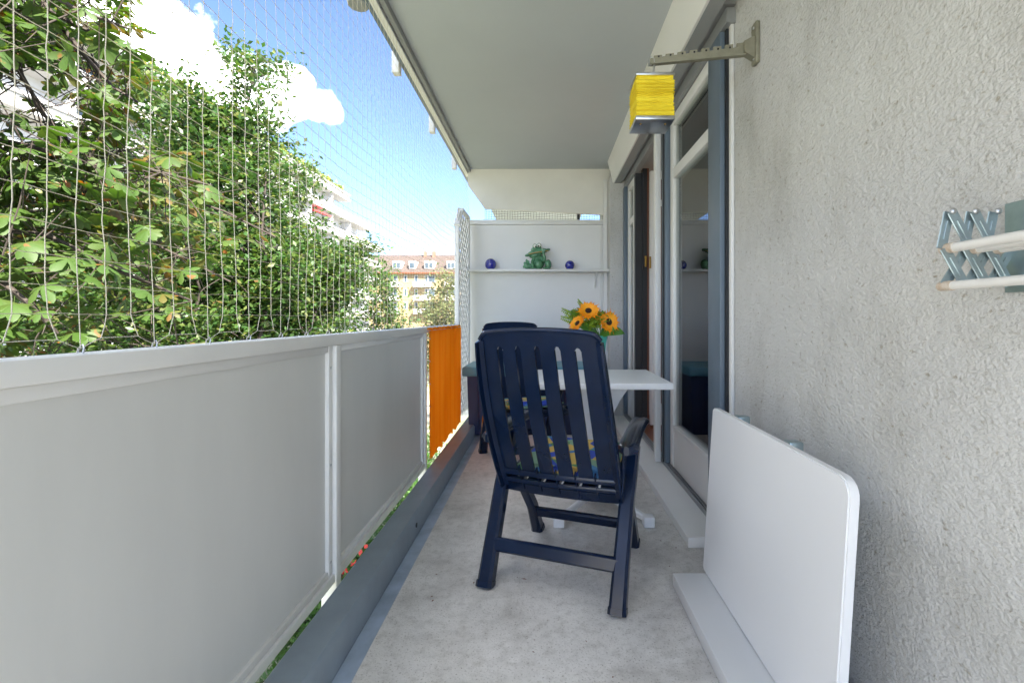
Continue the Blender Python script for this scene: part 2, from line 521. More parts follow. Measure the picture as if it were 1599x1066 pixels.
fabric_orange()
def cushionmat():
    m = mat('cushion', (0.1, 0.2, 0.4), rough=0.9)
    nt = m.node_tree; b = nt.nodes['Principled BSDF']; L = nt.links
    t = nt.nodes.new('ShaderNodeTexCoord')
    v = nt.nodes.new('ShaderNodeTexVoronoi'); v.inputs['Scale'].default_value = 15; v.distance = 'EUCLIDEAN'
    L.new(t.outputs['Object'], v.inputs['Vector'])
    cr = nt.nodes.new('ShaderNodeValToRGB'); cr.color_ramp.interpolation = 'CONSTANT'
    e = cr.color_ramp.elements
    e[0].position, e[0].color = 0, (0.03, 0.07, 0.42, 1)
    e[1].position, e[1].color = .24, (0.62, 0.42, 0.10, 1)
    for p, c in ((.46, (0.10, 0.24, 0.10, 1)), (.62, (0.06, 0.20, 0.42, 1)), (.8, (0.22, 0.36, 0.24, 1))):
        x = e.new(p); x.color = c
    sp = nt.nodes.new('ShaderNodeSeparateColor')
    L.new(v.outputs['Color'], sp.inputs[0]); L.new(sp.outputs[0], cr.inputs[0])
    L.new(cr.outputs[0], b.inputs['Base Color'])
cushionmat()

# ------------------------------------------------------------------ layout numbers (metres)
XR = -0.83          # railing plane
XW = 0.89           # plaster wall plane
ZC = 2.75           # ceiling
YE = 5.20           # end partition
GZ = -6.0           # street level

# ------------------------------------------------------------------ ground
g = MB()
g.add([(-900, -300, GZ), (900, -300, GZ), (900, 1500, GZ), (-900, 1500, GZ)], [(0, 1, 2, 3)])
tag(g.build('ground', 'ground'), kind='structure')
g = MB().box(-19, -13, -30, 80, GZ - .2, GZ + 0.004)
tag(g.build('path', 'asphalt'), kind='structure')

# ------------------------------------------------------------------ balcony floor, gutter, kerb, ceiling
fl = MB()
fl.box(-0.578, 4.2, -1.6, 5.9, -0.22, 0.0)
tag(fl.build('balcony_floor', 'concrete'), kind='structure')
gt = MB().box(-0.645, -0.580, -1.6, 5.9, -0.20, -0.014)
tag(gt.build('gutter', 'gutter_metal'), kind='structure')
kb = MB().prism([(-0.77, -0.22), (-0.647, -0.22), (-0.647, 0.085), (-0.66, 0.10), (-0.762, 0.10), (-0.77, 0.092)], -1.6, 5.9)
tag(kb.build('kerb', 'kerb_paint'), kind='structure')
hole = MB().lathe([(0.011, 0), (0.011, 0.004)], 12)
ho = hole.build('drain_hole', 'black'); ho.rotation_euler = (0, R(90), 0); ho.location = (-0.6465, 2.36, 0.045)
kobj = bpy.data.objects['kerb']; ho.parent = kobj
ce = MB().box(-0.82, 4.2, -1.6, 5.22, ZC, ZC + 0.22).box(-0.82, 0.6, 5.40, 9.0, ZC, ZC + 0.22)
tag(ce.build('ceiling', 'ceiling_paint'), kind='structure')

# ceiling edge rail with its clips
er = empty('ceiling_edge_rail', (-0.86, -1.6, 2.68), label='long grey metal rail along the outer edge of the balcony ceiling', cat='rail')
at(er, MB().box(-0.850, -0.823, -1.6, 5.218, 2.715, 2.97).build('inner_strip', 'soffit_grey'))
at(er, MB().prism([(-0.893, 2.70), (-0.857, 2.70), (-0.857, 2.97), (-0.893, 2.97)], -1.6, 5.35).build('rail_body', 'rail_paint'))
at(er, MB().box(-0.930, -0.896, -1.6, 5.9, 2.72, 3.00).build('outer_flashing', 'blue_grey'))
for y in (3.02, 3.98, 4.95, 6.0)[:3]:
    m = MB().bbox(-0.978, -0.932, y - .03, y + .03, 2.66, 2.80, .004)
    at(er, m.build('net_clip', 'rail_paint'))
m = MB().ball((0, 0, 0), (0.055, 0.055, 0.05), 16, 10)
m.v = [(x, y, max(z, -0.012)) for x, y, z in m.v]
lam = m.build('round_cap', 'grey_alu', None, (-0.975, 2.45, 2.735)); at(er, lam)

# ------------------------------------------------------------------ house: wall, upper storey, pier
hw = empty('house_wall', (XW, 0, 0), label='rough white stucco house wall to the right of the balcony door', cat='wall')
at(hw, MB().box(XW, 1.25, -1.6, 2.21, 0.002, 2.748).build('wall', 'plaster'))  # wall and slabs stop short behind the camera so sun bounces in
at(hw, MB().bbox(0.70, 1.25, 4.97, 5.9, 0.002, 2.60, .006).build('pier', 'plaster'))
at(hw, MB().box(0.672, 1.25, 5.225, 5.9, 2.602, 2.97).build('lintel', 'plaster'))
at(hw, MB().box(0.9, 4.2, -1.6, 5.9, GZ, -0.222).build('lower_storey', 'plaster'))
at(hw, MB().box(0.6, 4.2, -1.6, 5.9, 2.972, 5.2).build('upper_storey', 'plaster'))  # unseen mass, height set to shade the balcony and leave the trees sunlit
at(hw, MB().bbox(0.872, 0.8885, 2.182, 2.211, 0.06, 2.5, .003).build('corner_bead', 'white_paint'))
skb = MB().bbox(0.655, 0.699, 4.99, 5.16, 0.003, 0.42, .006)
at(hw, skb.build('pier_casing', 'white_paint'))

# ------------------------------------------------------------------ room behind the door
rm_ = empty('room', (2.2, 3.5, 0), kind='structure')
tag(rm_, kind='structure')
at(rm_, MB().box(1.255, 4.0, 1.2, 5.85, 0.03, 0.055).build('room_floor', 'wood_floor'))
at(rm_, MB().box(4.0, 4.1, 1.2, 2.0, 0.03, 2.74).box(4.0, 4.1, 5.0, 5.85, 0.03, 2.74).box(4.0, 4.1, 2.0, 5.0, 0.03, 0.9).box(4.0, 4.1, 2.0, 5.0, 2.3, 2.74).build('room_wall', 'room_wall'))  # far wall with an unseen opening added to let daylight into the room
at(rm_, MB().box(1.255, 4.0, 5.85, 5.9, 0.03, 2.74).build('room_wall', 'room_wall'))
at(rm_, MB().box(1.255, 4.0, 1.1, 1.2, 0.03, 2.74).build('room_wall', 'room_wall'))
ds = empty('desk', (1.6, 2.9, 0.055), label='white desk with a black pad seen through the door glass', cat='desk')
at(ds, MB().bbox(1.30, 1.95, 2.3, 3.7, 0.73, 0.765, .004).build('desk_top', 'laminate'))
at(ds, MB().bbox(1.42, 1.80, 2.7, 3.2, 0.767, 0.775, .003).build('desk_pad', 'black'))
for yy in (2.4, 3.6):
    at(ds, MB().bbox(1.36, 1.90, yy - .02, yy + .02, 0.057, 0.729, .004).build('leg', 'laminate'))

# ------------------------------------------------------------------ door sill, tracks
sl = empty('door_sill', (0.78, 3.6, 0), label='wide white sill along the foot of the balcony door', cat='sill')
at(sl, MB().prism([(0.682, 0.002), (0.888, 0.002), (0.888, 0.056), (0.69, 0.05), (0.682, 0.044)], 2.214, 4.968).build('sill_board', 'white_paint'))
at(sl, MB().box(0.842, 0.886, 2.214, 4.965, 0.0565, 0.066).build('track_base', 'grey_alu'))
for x in (0.846, 0.863, 0.881):
    at(sl, MB().box(x - .003, x + .003, 2.214, 4.965, 0.0665, 0.081).build('track_ridge', 'grey_alu'))
at(sl, MB().box(0.89, 1.254, 2.214, 4.968, 0.002, 0.06).build('inner_threshold', 'wood_trim'))

# ------------------------------------------------------------------ roller shutter box
sb = empty('shutter_box', (0.75, 3.6, 2.52), label='long white roller shutter box above the balcony door', cat='shutter box')
at(sb, MB().prism([(0.672, 2.748), (0.672, 2.742), (0.698, 2.652), (0.700, 2.648), (0.725, 2.525), (0.733, 2.516), (0.745, 2.516), (0.745, 2.748)], -1.6, 4.968).build('cover', 'white_paint'))
at(sb, MB().box(0.746, 0.818, -1.6, 4.966, 2.519, 2.535).build('underside', 'soffit_grey'))  # grey puts the shade below the box into the colour
at(sb, MB().box(0.846, 0.888, 2.17, 4.966, 2.46, 2.53).build('guide_rail', 'grey_alu'))
at(sb, MB().box(0.746, 1.24, 2.17, 4.966, 2.545, 2.74).build('back_plate', 'soffit_grey'))

# ------------------------------------------------------------------ balcony door
bd = empty('balcony_door', (0.88, 3.6, 0.06), label='glazed balcony door with white frames and blue grey posts, one leaf open', cat='door')
def bdp(m, name, mt, par=None):
    o = m.build(name, mt)
    at(bd, o)
    if par:
        o.parent = par; o.location = Vector((0, 0, 0))
    return o
# shutter guide next to the plaster
bdp(MB().bbox(0.840, 0.886, 2.237, 2.40, 0.084, 2.458, .003), 'guide_post', 'blue_grey')
bdp(MB().box(0.862, 0.886, 2.216, 2.235, 0.084, 2.458), 'guide_gap', 'dark_rubber')
# fixed window leaf between guide post and mullion  (y 2.40 .. 3.22)
def window_leaf(y0, y1, x0, x1, name, z0=0.085, z1=2.455, kick=0.26, tz=2.06, st=0.075):
    lf = bdp(MB().bbox(x0, x1, y0, y0 + st, z0, z1, .004), name, 'white_paint')
    inv = lf
    def sub(m, nm, mt):
        o = m.build(nm, mt); o.parent = inv; o.location = (0, 0, 0)
        o.matrix_parent_inverse = Matrix()
        o.location = (0, 0, 0)
        return o
    # lf carries world-built vertices with location offset -bd.location, children share that offset
    sub(MB().bbox(x0, x1, y1 - st, y1, z0, z1, .004), 'stile', 'white_paint')
    sub(MB().bbox(x0, x1, y0 + st, y1 - st, z1 - .07, z1, .004), 'top_rail', 'white_paint')
    sub(MB().bbox(x0, x1, y0 + st, y1 - st, tz - .035, tz + .035, .004), 'transom', 'white_paint')
    sub(MB().bbox(x0 + .004, x1 - .004, y0 + st, y1 - st, z0, z0 + kick, .003), 'kick_panel', 'white_paint')
    sub(MB().bbox(x0 - .006, x1, y0 + st, y1 - st, z0 + kick, z0 + kick + .022, .003), 'glazing_bead', 'white_paint')
    xm = (x0 + x1) / 2
    sub(MB().box(xm - .004, xm + .004, y0 + st - .002, y1 - st + .002, z0 + kick + .02, tz - .034), 'pane', 'glass')
    sub(MB().box(xm - .004, xm + .004, y0 + st - .002, y1 - st + .002, tz + .034, z1 - .068), 'pane', 'glass')
    return lf
window_leaf(2.403, 3.225, 0.868, 0.918, 'window_leaf')
# mullion: dark blue guide plus white front strip
bdp(MB().bbox(0.838, 0.886, 3.235, 3.345, 0.084, 2.458, .003), 'mullion', 'blue_grey')
bdp(MB().box(0.828, 0.837, 3.262, 3.28, 0.084, 2.458), 'rubber_seal', 'dark_rubber')
bdp(MB().bbox(0.795, 0.836, 3.35, 3.405, 0.058, 2.517, .003), 'mullion_cover', 'white_paint')
bdp(MB().box(0.889, 0.95, 3.235, 3.405, 0.062, 2.50), 'mullion_core', 'white_paint')
# far side: narrow fixed light and its guides
bdp(MB().bbox(0.835, 0.886, 4.88, 4.965, 0.084, 2.458, .003), 'guide_post', 'blue_grey')
window_leaf(4.50, 4.87, 0.868, 0.918, 'window_leaf', st=0.07)
bdp(MB().box(0.865, 0.93, 4.43, 4.495, 0.084, 2.458), 'guide_post', 'dark_rubber')
# leaf that stands open into the room, square to the wall
def open_leaf():
    x0, x1, y0, y1 = 0.99, 1.84, 4.36, 4.41
    lf = bdp(MB().bbox(x0, x0 + .095, y0, y1, 0.09, 2.46, .004), 'open_leaf', 'white_paint')
    def sub(m, nm, mt):
        o = m.build(nm, mt); o.parent = lf; o.location = (0, 0, 0); return o
    sub(MB().bbox(x1 - .09, x1, y0, y1, 0.09, 2.46, .004), 'stile', 'white_paint')
    sub(MB().bbox(x0 + .095, x1 - .09, y0, y1, 2.38, 2.46, .004), 'top_rail', 'white_paint')
    sub(MB().bbox(x0 + .095, x1 - .09, y0, y1, 2.13, 2.19, .004), 'transom', 'white_paint')
    sub(MB().bbox(x0 + .095, x1 - .09, y0 + .003, y1 - .003, 0.09, 0.29, .003), 'kick_panel', 'white_paint')
    ym = (y0 + y1) / 2
    for z0, z1 in ((0.29, 2.13), (2.19, 2.38)):
        sub(MB().box(x0 + .096, x0 + .108, y0 + .006, y1 - .006, z0, z1), 'bead', 'wood_trim')
        sub(MB().box(x0 + .108, x1 - .09, ym - .004, ym + .004, z0, z1), 'pane', 'glass')
    sub(MB().bbox(x0 - .012, x0 + .004, y0 - .012, y0 + .01, 1.55, 1.66, .003), 'hinge', 'brass')
    sub(MB().box(x0, x1, y0 + .004, y1 - .004, 0.058, 0.089), 'weather_bar', 'wood_trim')
open_leaf()
for zz in (1.62, 0.5):
    bdp(MB().tube([(0.955, 4.40, zz - .05), (0.955, 4.40, zz + .05)], 0.010, 8), 'hinge', 'brass')
bdp(MB().box(0.93, 0.972, 4.42, 4.49, 0.07, 2.50), 'door_jamb', 'dark_rubber')
bdp(MB().box(0.973, 0.988, 4.42, 4.49, 0.07, 2.50), 'door_jamb', 'wood_trim')

# ------------------------------------------------------------------ end partition with shelf
ep = empty('partition', (0, YE, 0), label='white end partition wall with one shelf behind the storage box', cat='partition')
at(ep, MB().box(-0.93, 0.70, YE, YE + .03, 0.004, 2.12).build('board', 'board_white'))
at(ep, MB().bbox(-0.93, 0.70, YE - .022, YE + .04, 2.122, 2.175, .004).build('top_rail', 'white_paint'))
at(ep, MB().bbox(0.615, 0.640, YE - .012, YE - .001, 0.3, 2.12, .002).build('moulding', 'white_paint'))
at(ep, MB().bbox(0.655, 0.698, YE - .03, YE - .001, 0.45, 2.62, .003).build('corner_strip', 'white_paint'))
sh = at(ep, MB().bbox(-0.90, 0.70, YE - .19, YE - .001, 1.587, 1.612, .003).build('shelf', 'white_paint'))
bk = MB()
bk.bbox(0.555, 0.575, YE - .012, YE - .001, 1.42, 1.585, .002)
bk.bar((0.565, YE - .012, 1.44), (0.565, YE - .14, 1.583), 0.012, 0.008)
bk.bbox(0.555, 0.575, YE - .16, YE - .012, 1.578, 1.586, .002)
b_ = bk.build('bracket', 'white_paint'); b_.parent = sh
# little white socket on the corner strip
at(ep, MB().bbox(0.62, 0.70, YE - .06, YE - .031, 0.60, 0.72, .004).build('socket', 'white_paint'))
# fascia board over the partition
fp = [P(731, 264.5, 5.23), P(952, 263, 5.23), P(952, 336, 5.23), P(757, 326, 5.23), P(731, 290, 5.23)]
fs = MB().prism([(p.x, p.z) for p in fp], 5.222, 5.26)
tag(fs.build('fascia_board', 'fascia_white'), 'cream fascia board hanging from the ceiling above the partition shelf', 'board')
# net strip over the partition
gn = MB()
for i in range(46):
    x = -0.66 + i * 0.03
    gn.tube([(x, 5.30, 2.17), (x + .006 * math.sin(i), 5.30, 2.34)], 0.0022, 4)
for k in range(6):
    z = 2.185 + k * .026
    gn.tube([(-0.68 + j * .07, 5.30, z + .004 * math.sin(j * 1.7 + k)) for j in range(20)], 0.0022, 4)
tag(gn.build('wire_mesh', 'black'), 'dark wire mesh in the gap above the end partition', 'mesh')
cl_ = MB().bbox(0.37, 0.40, 5.262, 5.30, 2.18, 2.26, .003)
tag(cl_.build('mesh_clamp', 'dark_rubber'), 'small dark clamp on the wire mesh above the partition', 'clamp')

# ------------------------------------------------------------------ railing
rl = empty('balcony_railing', (XR, 1.5, 0), label='white metal balcony railing with grey solid panels', cat='railing')
at(rl, MB().bbox(XR - .035, XR + .028, -1.6, 4.42, 0.984, 1.026, .004).build('top_rail', 'rail_paint'))
at(rl, MB().bbox(XR - .018, XR + .024, -1.6, 3.165, 0.072, 0.105, .003).build('lower_bar', 'rail_paint'))
for y in (-0.35, 1.80):
    at(rl, MB().bbox(XR - .030, XR + .030, y, y + .042, -0.20, 0.9832, .003).build('post', 'rail_paint'))
at(rl, MB().bbox(XR - .026, XR + .026, 3.168, 3.205, -0.20, 0.9832, .003).build('post', 'rail_paint'))
def rpanel(y0, y1):
    p = at(rl, MB().box(XR - .008, XR + .002, y0 + .02, y1 - .02, 0.12, 0.97).build('panel', 'rail_panel'))
    for m, nm in ((MB().bbox(XR - .014, XR + .016, y0, y0 + .03, 0.1055, 0.983, .003), 'frame_bar'), (MB().bbox(XR - .014, XR + .016, y1 - .03, y1, 0.1055, 0.983, .003), 'frame_bar'),
                  (MB().bbox(XR - .014, XR + .014, y0 + .03, y1 - .03, 0.957, 0.983, .003), 'frame_bar'), (MB().bbox(XR - .014, XR + .014, y0 + .03, y1 - .03, 0.1055, 0.130, .003), 'frame_bar')):
        o = m.build(nm, 'rail_paint'); o.parent = p
    screws(p, y0, y1)
def screws(p, y0, y1):
    for y in (y0 + .015, y1 - .015):
        for z in (.16, .53, .90):
            o = MB().ball((XR + .0165, y, z), (.0025, .0055, .0055), 8, 6).build('screw', 'steel'); o.parent = p
rpanel(-1.6, -0.353)
rpanel(-0.304, 1.797)
rpanel(1.845, 3.165)
# orange cloth tied in the last bay
oc = empty('orange_screen', (XR, 3.8, 0.1), label='bright orange cloth screen tied to the far end of the railing', cat='screen')
m = MB()
ny, nz_ = 60, 30
vs, fcs = [], []
for side in (0, 1):
    for j in range(nz_ + 1):
        for i in range(ny + 1):
            y = 3.20 + (4.40 - 3.20) * i / ny
            z = 0.11 + (1.00 - 0.11) * j / nz_
            if j == 0: z += 0.012 * math.sin(i * .9)
            x = XR + .040 + .006 * math.sin(y * 32) + .003 * math.sin(y * 77 + z * 3) + 0.02 * (z > .9) * (z - .9) - side * .0025
            vs.append((x, y, z))
n1 = (ny + 1) * (nz_ + 1)
for j in range(nz_):
    for i in range(ny):
        a = j * (ny + 1) + i
        fcs.append((a, a + 1, a + ny + 2, a + ny + 1))
        fcs.append((n1 + a, n1 + a + ny + 1, n1 + a + ny + 2, n1 + a + 1))
m.add(vs, fcs, True)
at(oc, m.build('cloth', 'orange_cloth'))
for k in range(6):
    z = 0.17 + k * .155
    at(oc, MB().tube([(XR + .046, 3.21, z), (XR + .034, 3.192, z + .012), (XR + .028, 3.172, z + .004)], 0.003, 5).build('tie', 'rail_paint'))
m = MB().tube([(XR + .036, 3.20 + i * .05, 1.012 + .004 * math.sin(i * 2)) for i in range(25)], 0.008, 6)
at(oc, m.build('hem', 'orange_cloth'))

# ------------------------------------------------------------------ lattice screen beside the partition
ls = empty('lattice_screen', (XR, 4.42, 0.1), label='tall white lattice screen between the orange cloth and the partition', cat='screen')
at(ls, MB().bbox(XR - .02, XR + .02, 4.425, 4.465, 0.102, 1.96, .004).build('post', 'white_paint'))
at(ls, MB().bbox(XR - .02, XR + .02, 5.06, 5.10, 0.102, 2.16, .004).build('post', 'white_paint'))
m = MB().bar((XR, 4.43, 1.965), (XR, 4.66, 2.17), 0.06, 0.03)
m.bar((XR, 4.66, 2.172), (XR, 5.10, 2.175), 0.05, 0.026)
at(ls, m.build('top_trim', 'white_paint'))
m = MB()
for sgn, xo in ((1, .006), (-1, -.006)):
    k = -8
    while k < 24:
        z0 = 0.12 + k * .105
        pts = []
        y0, y1 = 4.465, 5.06
        za, zb_ = (z0, z0 + (y1 - y0)) if sgn > 0 else (z0 + (y1 - y0), z0)
        # clip to 0.12..2.15
        a, b = Vector((XR + xo, y0, za)), Vector((XR + xo, y1, zb_))
        def clip(a, b, zc, keep_above):
            fa = (a.z - zc) if keep_above else (zc - a.z)
            fb = (b.z - zc) if keep_above else (zc - b.z)
            if fa < 0 and fb < 0: return None
            if fa < 0: a = a.lerp(b, fa / (fa - fb))
            elif fb < 0: b = a.lerp(b, fa / (fa - fb))
            return a, b
        r = clip(a, b, 0.12, True)
        if r: r = clip(r[0], r[1], 2.14, False)
        if r and (r[1] - r[0]).length > .03 and max(r[0].z, r[1].z) < 2.15:
            m.bar(r[0], r[1], 0.008, 0.022)
        k += 1
at(ls, m.build('lattice_strips', 'white_paint'))
ls.children[-1]['kind'] = 'stuff'

# ------------------------------------------------------------------ cat net
nt_ = empty('safety_net', (-0.845, 2.5, 1.03), label='beige knotted cord safety net between railing and ceiling edge', cat='net')
m = MB()
ys = [-0.6 + i * 0.0535 for i in range(111)]
zs = [1.045 + j * (2.71 - 1.045) / 32 for j in range(33)]
def npt(i, j):
    y = ys[i]; z = zs[j]
    w = noise.noise(Vector((y * 1.7, z * 1.7, 3.0)))
    w2 = noise.noise(Vector((y * 1.7, z * 1.7, 9.0)))
    w3 = noise.noise(Vector((y * 9, z * 9, 5.0)))
    tight = min(1, (z - 1.045) / .25) * min(1, (2.71 - z) / .2 + .1)
    x = -0.838 - 0.012 * (z - 1.03) + 0.014 * w * tight
    yy = y + 0.014 * w2 * tight + 0.004 * w3
    zz = z + 0.012 * w * tight + 0.004 * w3
    if j == 0:
        zz = 1.034 if i % 3 == 0 else 1.052
        if i % 3 == 0: pass
        else: yy = y + (0.014 if i % 3 == 1 else -0.014) * -1
    return Vector((x, yy, zz))
grid = [[npt(i, j) for j in range(33)] for i in range(len(ys))]
NR = 0.00085
def seg(a, b, k):
    mid = (a + b) / 2 + Vector((noise.noise(a * 31 + Vector((k, 0, 0))), noise.noise(a * 29), noise.noise(b * 37))) * 0.003
    return [a, mid]
for i in range(len(ys)):
    pts = []
    for j in range(32):
        pts += seg(grid[i][j], grid[i][j + 1], 1)
    pts.append(grid[i][32])
    m.tube(pts, NR, 4, cap=False)
for j in range(33):
    pts = []
    for i in range(len(ys) - 1):
        pts += seg(grid[i][j], grid[i + 1][j], 5)
    pts.append(grid[-1][j])
    m.tube(pts, NR, 4, cap=False)
for i in range(len(ys)):
    for j in range(1, 32):
        p = grid[i][j]; r = 0.0021
        m.add([p + Vector(d) * r for d in ((1, 0, 0), (-1, 0, 0), (0, 1, 0), (0, -1, 0), (0, 0, 1), (0, 0, -1))],
              [(0, 2, 4), (2, 1, 4), (1, 3, 4), (3, 0, 4), (2, 0, 5), (1, 2, 5), (3, 1, 5), (0, 3, 5)])
at(nt_, m.build('netting', 'net_cord'))
nt_.children[0]['kind'] = 'stuff'
for i in range(0, len(ys), 3):
    p = grid[i][0]
    m = MB().tube([(p.x + .004, p.y, 1.0262), (p.x + .006, p.y, 1.036), (p.x, p.y + .004, 1.041), (p.x - .004, p.y, 1.034), (p.x - .006, p.y, 1.0262)], 0.0016, 5)
    at(nt_, m.build('hook', 'steel'))
at(nt_, MB().tube([(-0.856, -1.5 + i * .37, 2.709) for i in range(19)], 0.002, 5).build('top_cable', 'steel'))

# ------------------------------------------------------------------ storage box
bx = empty('storage_box', (-0.14, 4.62, 0), label='dark blue plastic storage box with a teal lid below the shelf', cat='box')
m = MB()
vs = [(-0.700, 4.345, .004), (0.40, 4.345, .004), (0.40, 4.88, .004), (-0.700, 4.88, .004), (-0.715, 4.325, .55), (0.42, 4.325, .55), (0.42, 4.90, .55), (-0.715, 4.90, .55)]
m.add(vs, [(3, 2, 1, 0), (4, 5, 6, 7), (0, 1, 5, 4), (1, 2, 6, 5), (2, 3, 7, 6), (3, 0, 4, 7)])
at(bx, m.build('body', 'navy_box'))
for x in (-0.56, -0.36, -0.16, 0.04, 0.24):
    m = MB()
    m.add([(x - .05, 4.343, .03), (x + .05, 4.343, .03), (x + .06, 4.3225, .50), (x - .06, 4.3225, .50), (x - .04, 4.333, .03), (x + .04, 4.333, .03), (x + .05, 4.313, .50), (x - .05, 4.313, .50)],
          [(4, 5, 6, 7), (0, 4, 7, 3), (5, 1, 2, 6), (3, 7, 6, 2), (0, 1, 5, 4)])
    at(bx, m.build('rib', 'navy_box'))
at(bx, MB().bbox(-0.755, 0.45, 4.28, 4.93, 0.552, 0.635, .014, seg=3).build('lid', 'teal_lid'))

# ------------------------------------------------------------------ garden chair
def chair():
    root = empty('garden_chair')
    def bp(u, v, w=0.0):
        """point of the back: u -1..1 across, v 0..1 up, w out of the surface (towards the sitter)"""
        hw_ = 0.252 - 0.021 * v + 0.008 * math.sin(v * PI)
        y = -0.105 - 0.300 * v - 0.022 * math.sin(v * PI)
        z = 0.355 + 0.678 * v
        y -= 0.020 * (1 - u * u)
        z += 0.012 * v * v * (1 - u * u) - 0.006 * v * u ** 4
        return Vector((u * hw_, y + w * .95, z + w * .30))
    def sheet(ulo, uhi, v0, v1, t=0.012, nv=14, nu=3, round_top=False):
        m = MB(); vs = []; fs = []
        for sd in (0, 1):
            for j in range(nv + 1):
                v = v0 + (v1 - v0) * j / nv
                a, b = ulo(v), uhi(v)
                for i in range(nu + 1):
                    u = a + (b - a) * i / nu
                    vs.append(bp(u, v, sd * t))
        n = (nu + 1) * (nv + 1)
        for j in range(nv):
            for i in range(nu):
                a = j * (nu + 1) + i
                fs.append((a, a + 1, a + nu + 2, a + nu + 1))
                fs.append((n + a, n + a + nu + 1, n + a + nu + 2, n + a + 1))
        for j in range(nv):
            a = j * (nu + 1); b = a + nu
            fs.append((a, a + nu + 1, n + a + nu + 1, n + a)); fs.append((b, n + b, n + b + nu + 1, b + nu + 1))
        for i in range(nu):
            fs.append((i, n + i, n + i + 1, i + 1)); a = nv * (nu + 1) + i
            fs.append((a, a + 1, n + a + 1, n + a))
        m.add(vs, fs, True)
        return m
    gap = 0.048
    cs = [-0.645, -0.325, 0.0, 0.325, 0.645]
    # header with rounded slot tops
    V0 = 0.895
    m = MB()
    vs, fs = [], []
    cols = []
    us = [-1 + 2 * i / 80 for i in range(81)]
    nv = 8
    def low(u):
        for c in cs:
            d = abs(u - c)
            if d < gap: return V0 + 0.022 * math.sqrt(max(0, 1 - (d / gap) ** 2)) + .002
        return V0
    def topv(u):
        return 1.0 - 0.03 * max(0, (abs(u) - .86) / .14) ** 2.5
    for sd in (0, 1):
        for j in range(nv + 1):
            for u in us:
                lo, hi = low(u), topv(u)
                vs.append(bp(u, lo + (hi - lo) * j / nv, sd * .012))
    nu = 80; n = (nu + 1) * (nv + 1)
    for j in range(nv):
        for i in range(nu):
            a = j * (nu + 1) + i
            fs.append((a, a + 1, a + nu + 2, a + nu + 1)); fs.append((n + a, n + a + nu + 1, n + a + nu + 2, n + a + 1))
    for i in range(nu):
        fs.append((i, n + i, n + i + 1, i + 1)); a = nv * (nu + 1) + i
        fs.append((a, a + 1, n + a + 1, n + a))
    m.add(vs, fs, True)
    hd = m.build('headrest', 'navy_plastic', root)
    # rolled rim along the top
    m = MB().tube([bp(u, topv(u), .004) for u in us], 0.010, 8)
    m.build('top_rim', 'navy_plastic', root)
    # slats
    edges = [-0.93] + cs + [0.93]
    for k in range(6):
        lo = edges[k] + (gap if k else 0); hi = edges[k + 1] - (gap if k < 5 else 0)
        sheet(lambda v, lo=lo: lo, lambda v, hi=hi: hi, 0.135, V0 + .001).build('slat', 'navy_plastic', root)
    # embossed mark, too worn to read
    em = MB()
    rr = random.Random(3)
    for row, (v, hgt) in enumerate(((.962, .006), (.946, .003))):
        for q in range(9 - row):
            u = -0.16 + q * .036 + row * .01
            p = bp(u, v, -0.0012)
            em.bar(p, p + Vector((rr.uniform(-.004, .004), -.0006, hgt * 1.4)), 0.0028, 0.002)
    eo = em.build('embossed_mark', 'navy_plastic'); eo.parent = hd
    # side rails: deep flanges each side of the back
    for sg in (-1, 1):
        m = MB()
        vs, fs = [], []
        sec = [(0.91, .012), (1.0, .016), (1.045, .010), (1.06, -.012), (1.05, -.034), (1.02, -.036), (1.0, -.014), (0.93, -.006)]
        nv = 22
        for j in range(nv + 1):
            v = 0.02 + (0.965 - 0.02) * j / nv
            k = 1.0 if v < .8 else 1 - .4 * (v - .8) / .2
            for (u, w) in sec:
                p = bp(sg * u, v, 0)
                vs.append(p + Vector((0, w * .95 * k, w * .3 * k)))
        q = len(sec)
        for j in range(nv):
            for i in range(q):
                i2 = (i + 1) % q
                fs.append((j * q + i, j * q + i2, (j + 1) * q + i2, (j + 1) * q + i))
        fs.append(tuple(range(q))); fs.append(tuple(nv * q + i for i in range(q)))
        m.add(vs, fs, True)
        m.build('side_rail', 'navy_plastic', root)
    # lower grid of the back
    m = MB().tube([bp(-0.95 + 1.9 * i / 12, 0.128, -.004) for i in range(13)], 0.013, 6, flat=.6)
    m.build('lower_rib', 'navy_plastic', root)
    m = MB().tube([bp(-0.95 + 1.9 * i / 12, 0.068, -.006) for i in range(13)], 0.010, 6, flat=.6)
    m.build('lower_rib', 'navy_plastic', root)
    m = sheet(lambda v: -1.03, lambda v: 1.03, -0.03, 0.035, t=.03, nv=2, nu=16)
    m.build('bottom_rail', 'navy_plastic', root)
    for c in cs:
        m = MB().bar(bp(c, .0, .004), bp(c, .17, -.002), 0.006, 0.020)
        m.build('rib', 'navy_plastic', root)
    # seat: a frame and slats running front to back
    def sp(x, y):
        return Vector((x, y, 0.405 + 0.035 * (y + .12) / .4 - 0.04 * max(0, (y - .22) / .08) ** 2 - .01 * (1 - (x / .24) ** 2)))
    for k in range(6):
        xc = -0.2 + k * .08
        pts = [sp(xc, -.11 + .40 * i / 10) for i in range(11)]
        m = MB()
        vs, fs = [], []
        for p in pts:
            vs += [p + Vector((-.031, 0, 0)), p + Vector((.031, 0, 0)), p + Vector((.031, 0, -.016)), p + Vector((-.031, 0, -.016))]
        for j in range(10):
            for i in range(4):
                i2 = (i + 1) % 4
                fs.append((j * 4 + i, j * 4 + i2, j * 4 + 4 + i2, j * 4 + 4 + i))
        fs += [(0, 1, 2, 3), (40, 41, 42, 43)]
        m.add(vs, fs).build('seat_slat', 'navy_plastic', root)
    for sg in (-1, 1):
        MB().bar((sg * .247, -.12, .392), (sg * .247, .27, .415), 0.022, 0.05).build('seat_rail', 'navy_plastic', root)
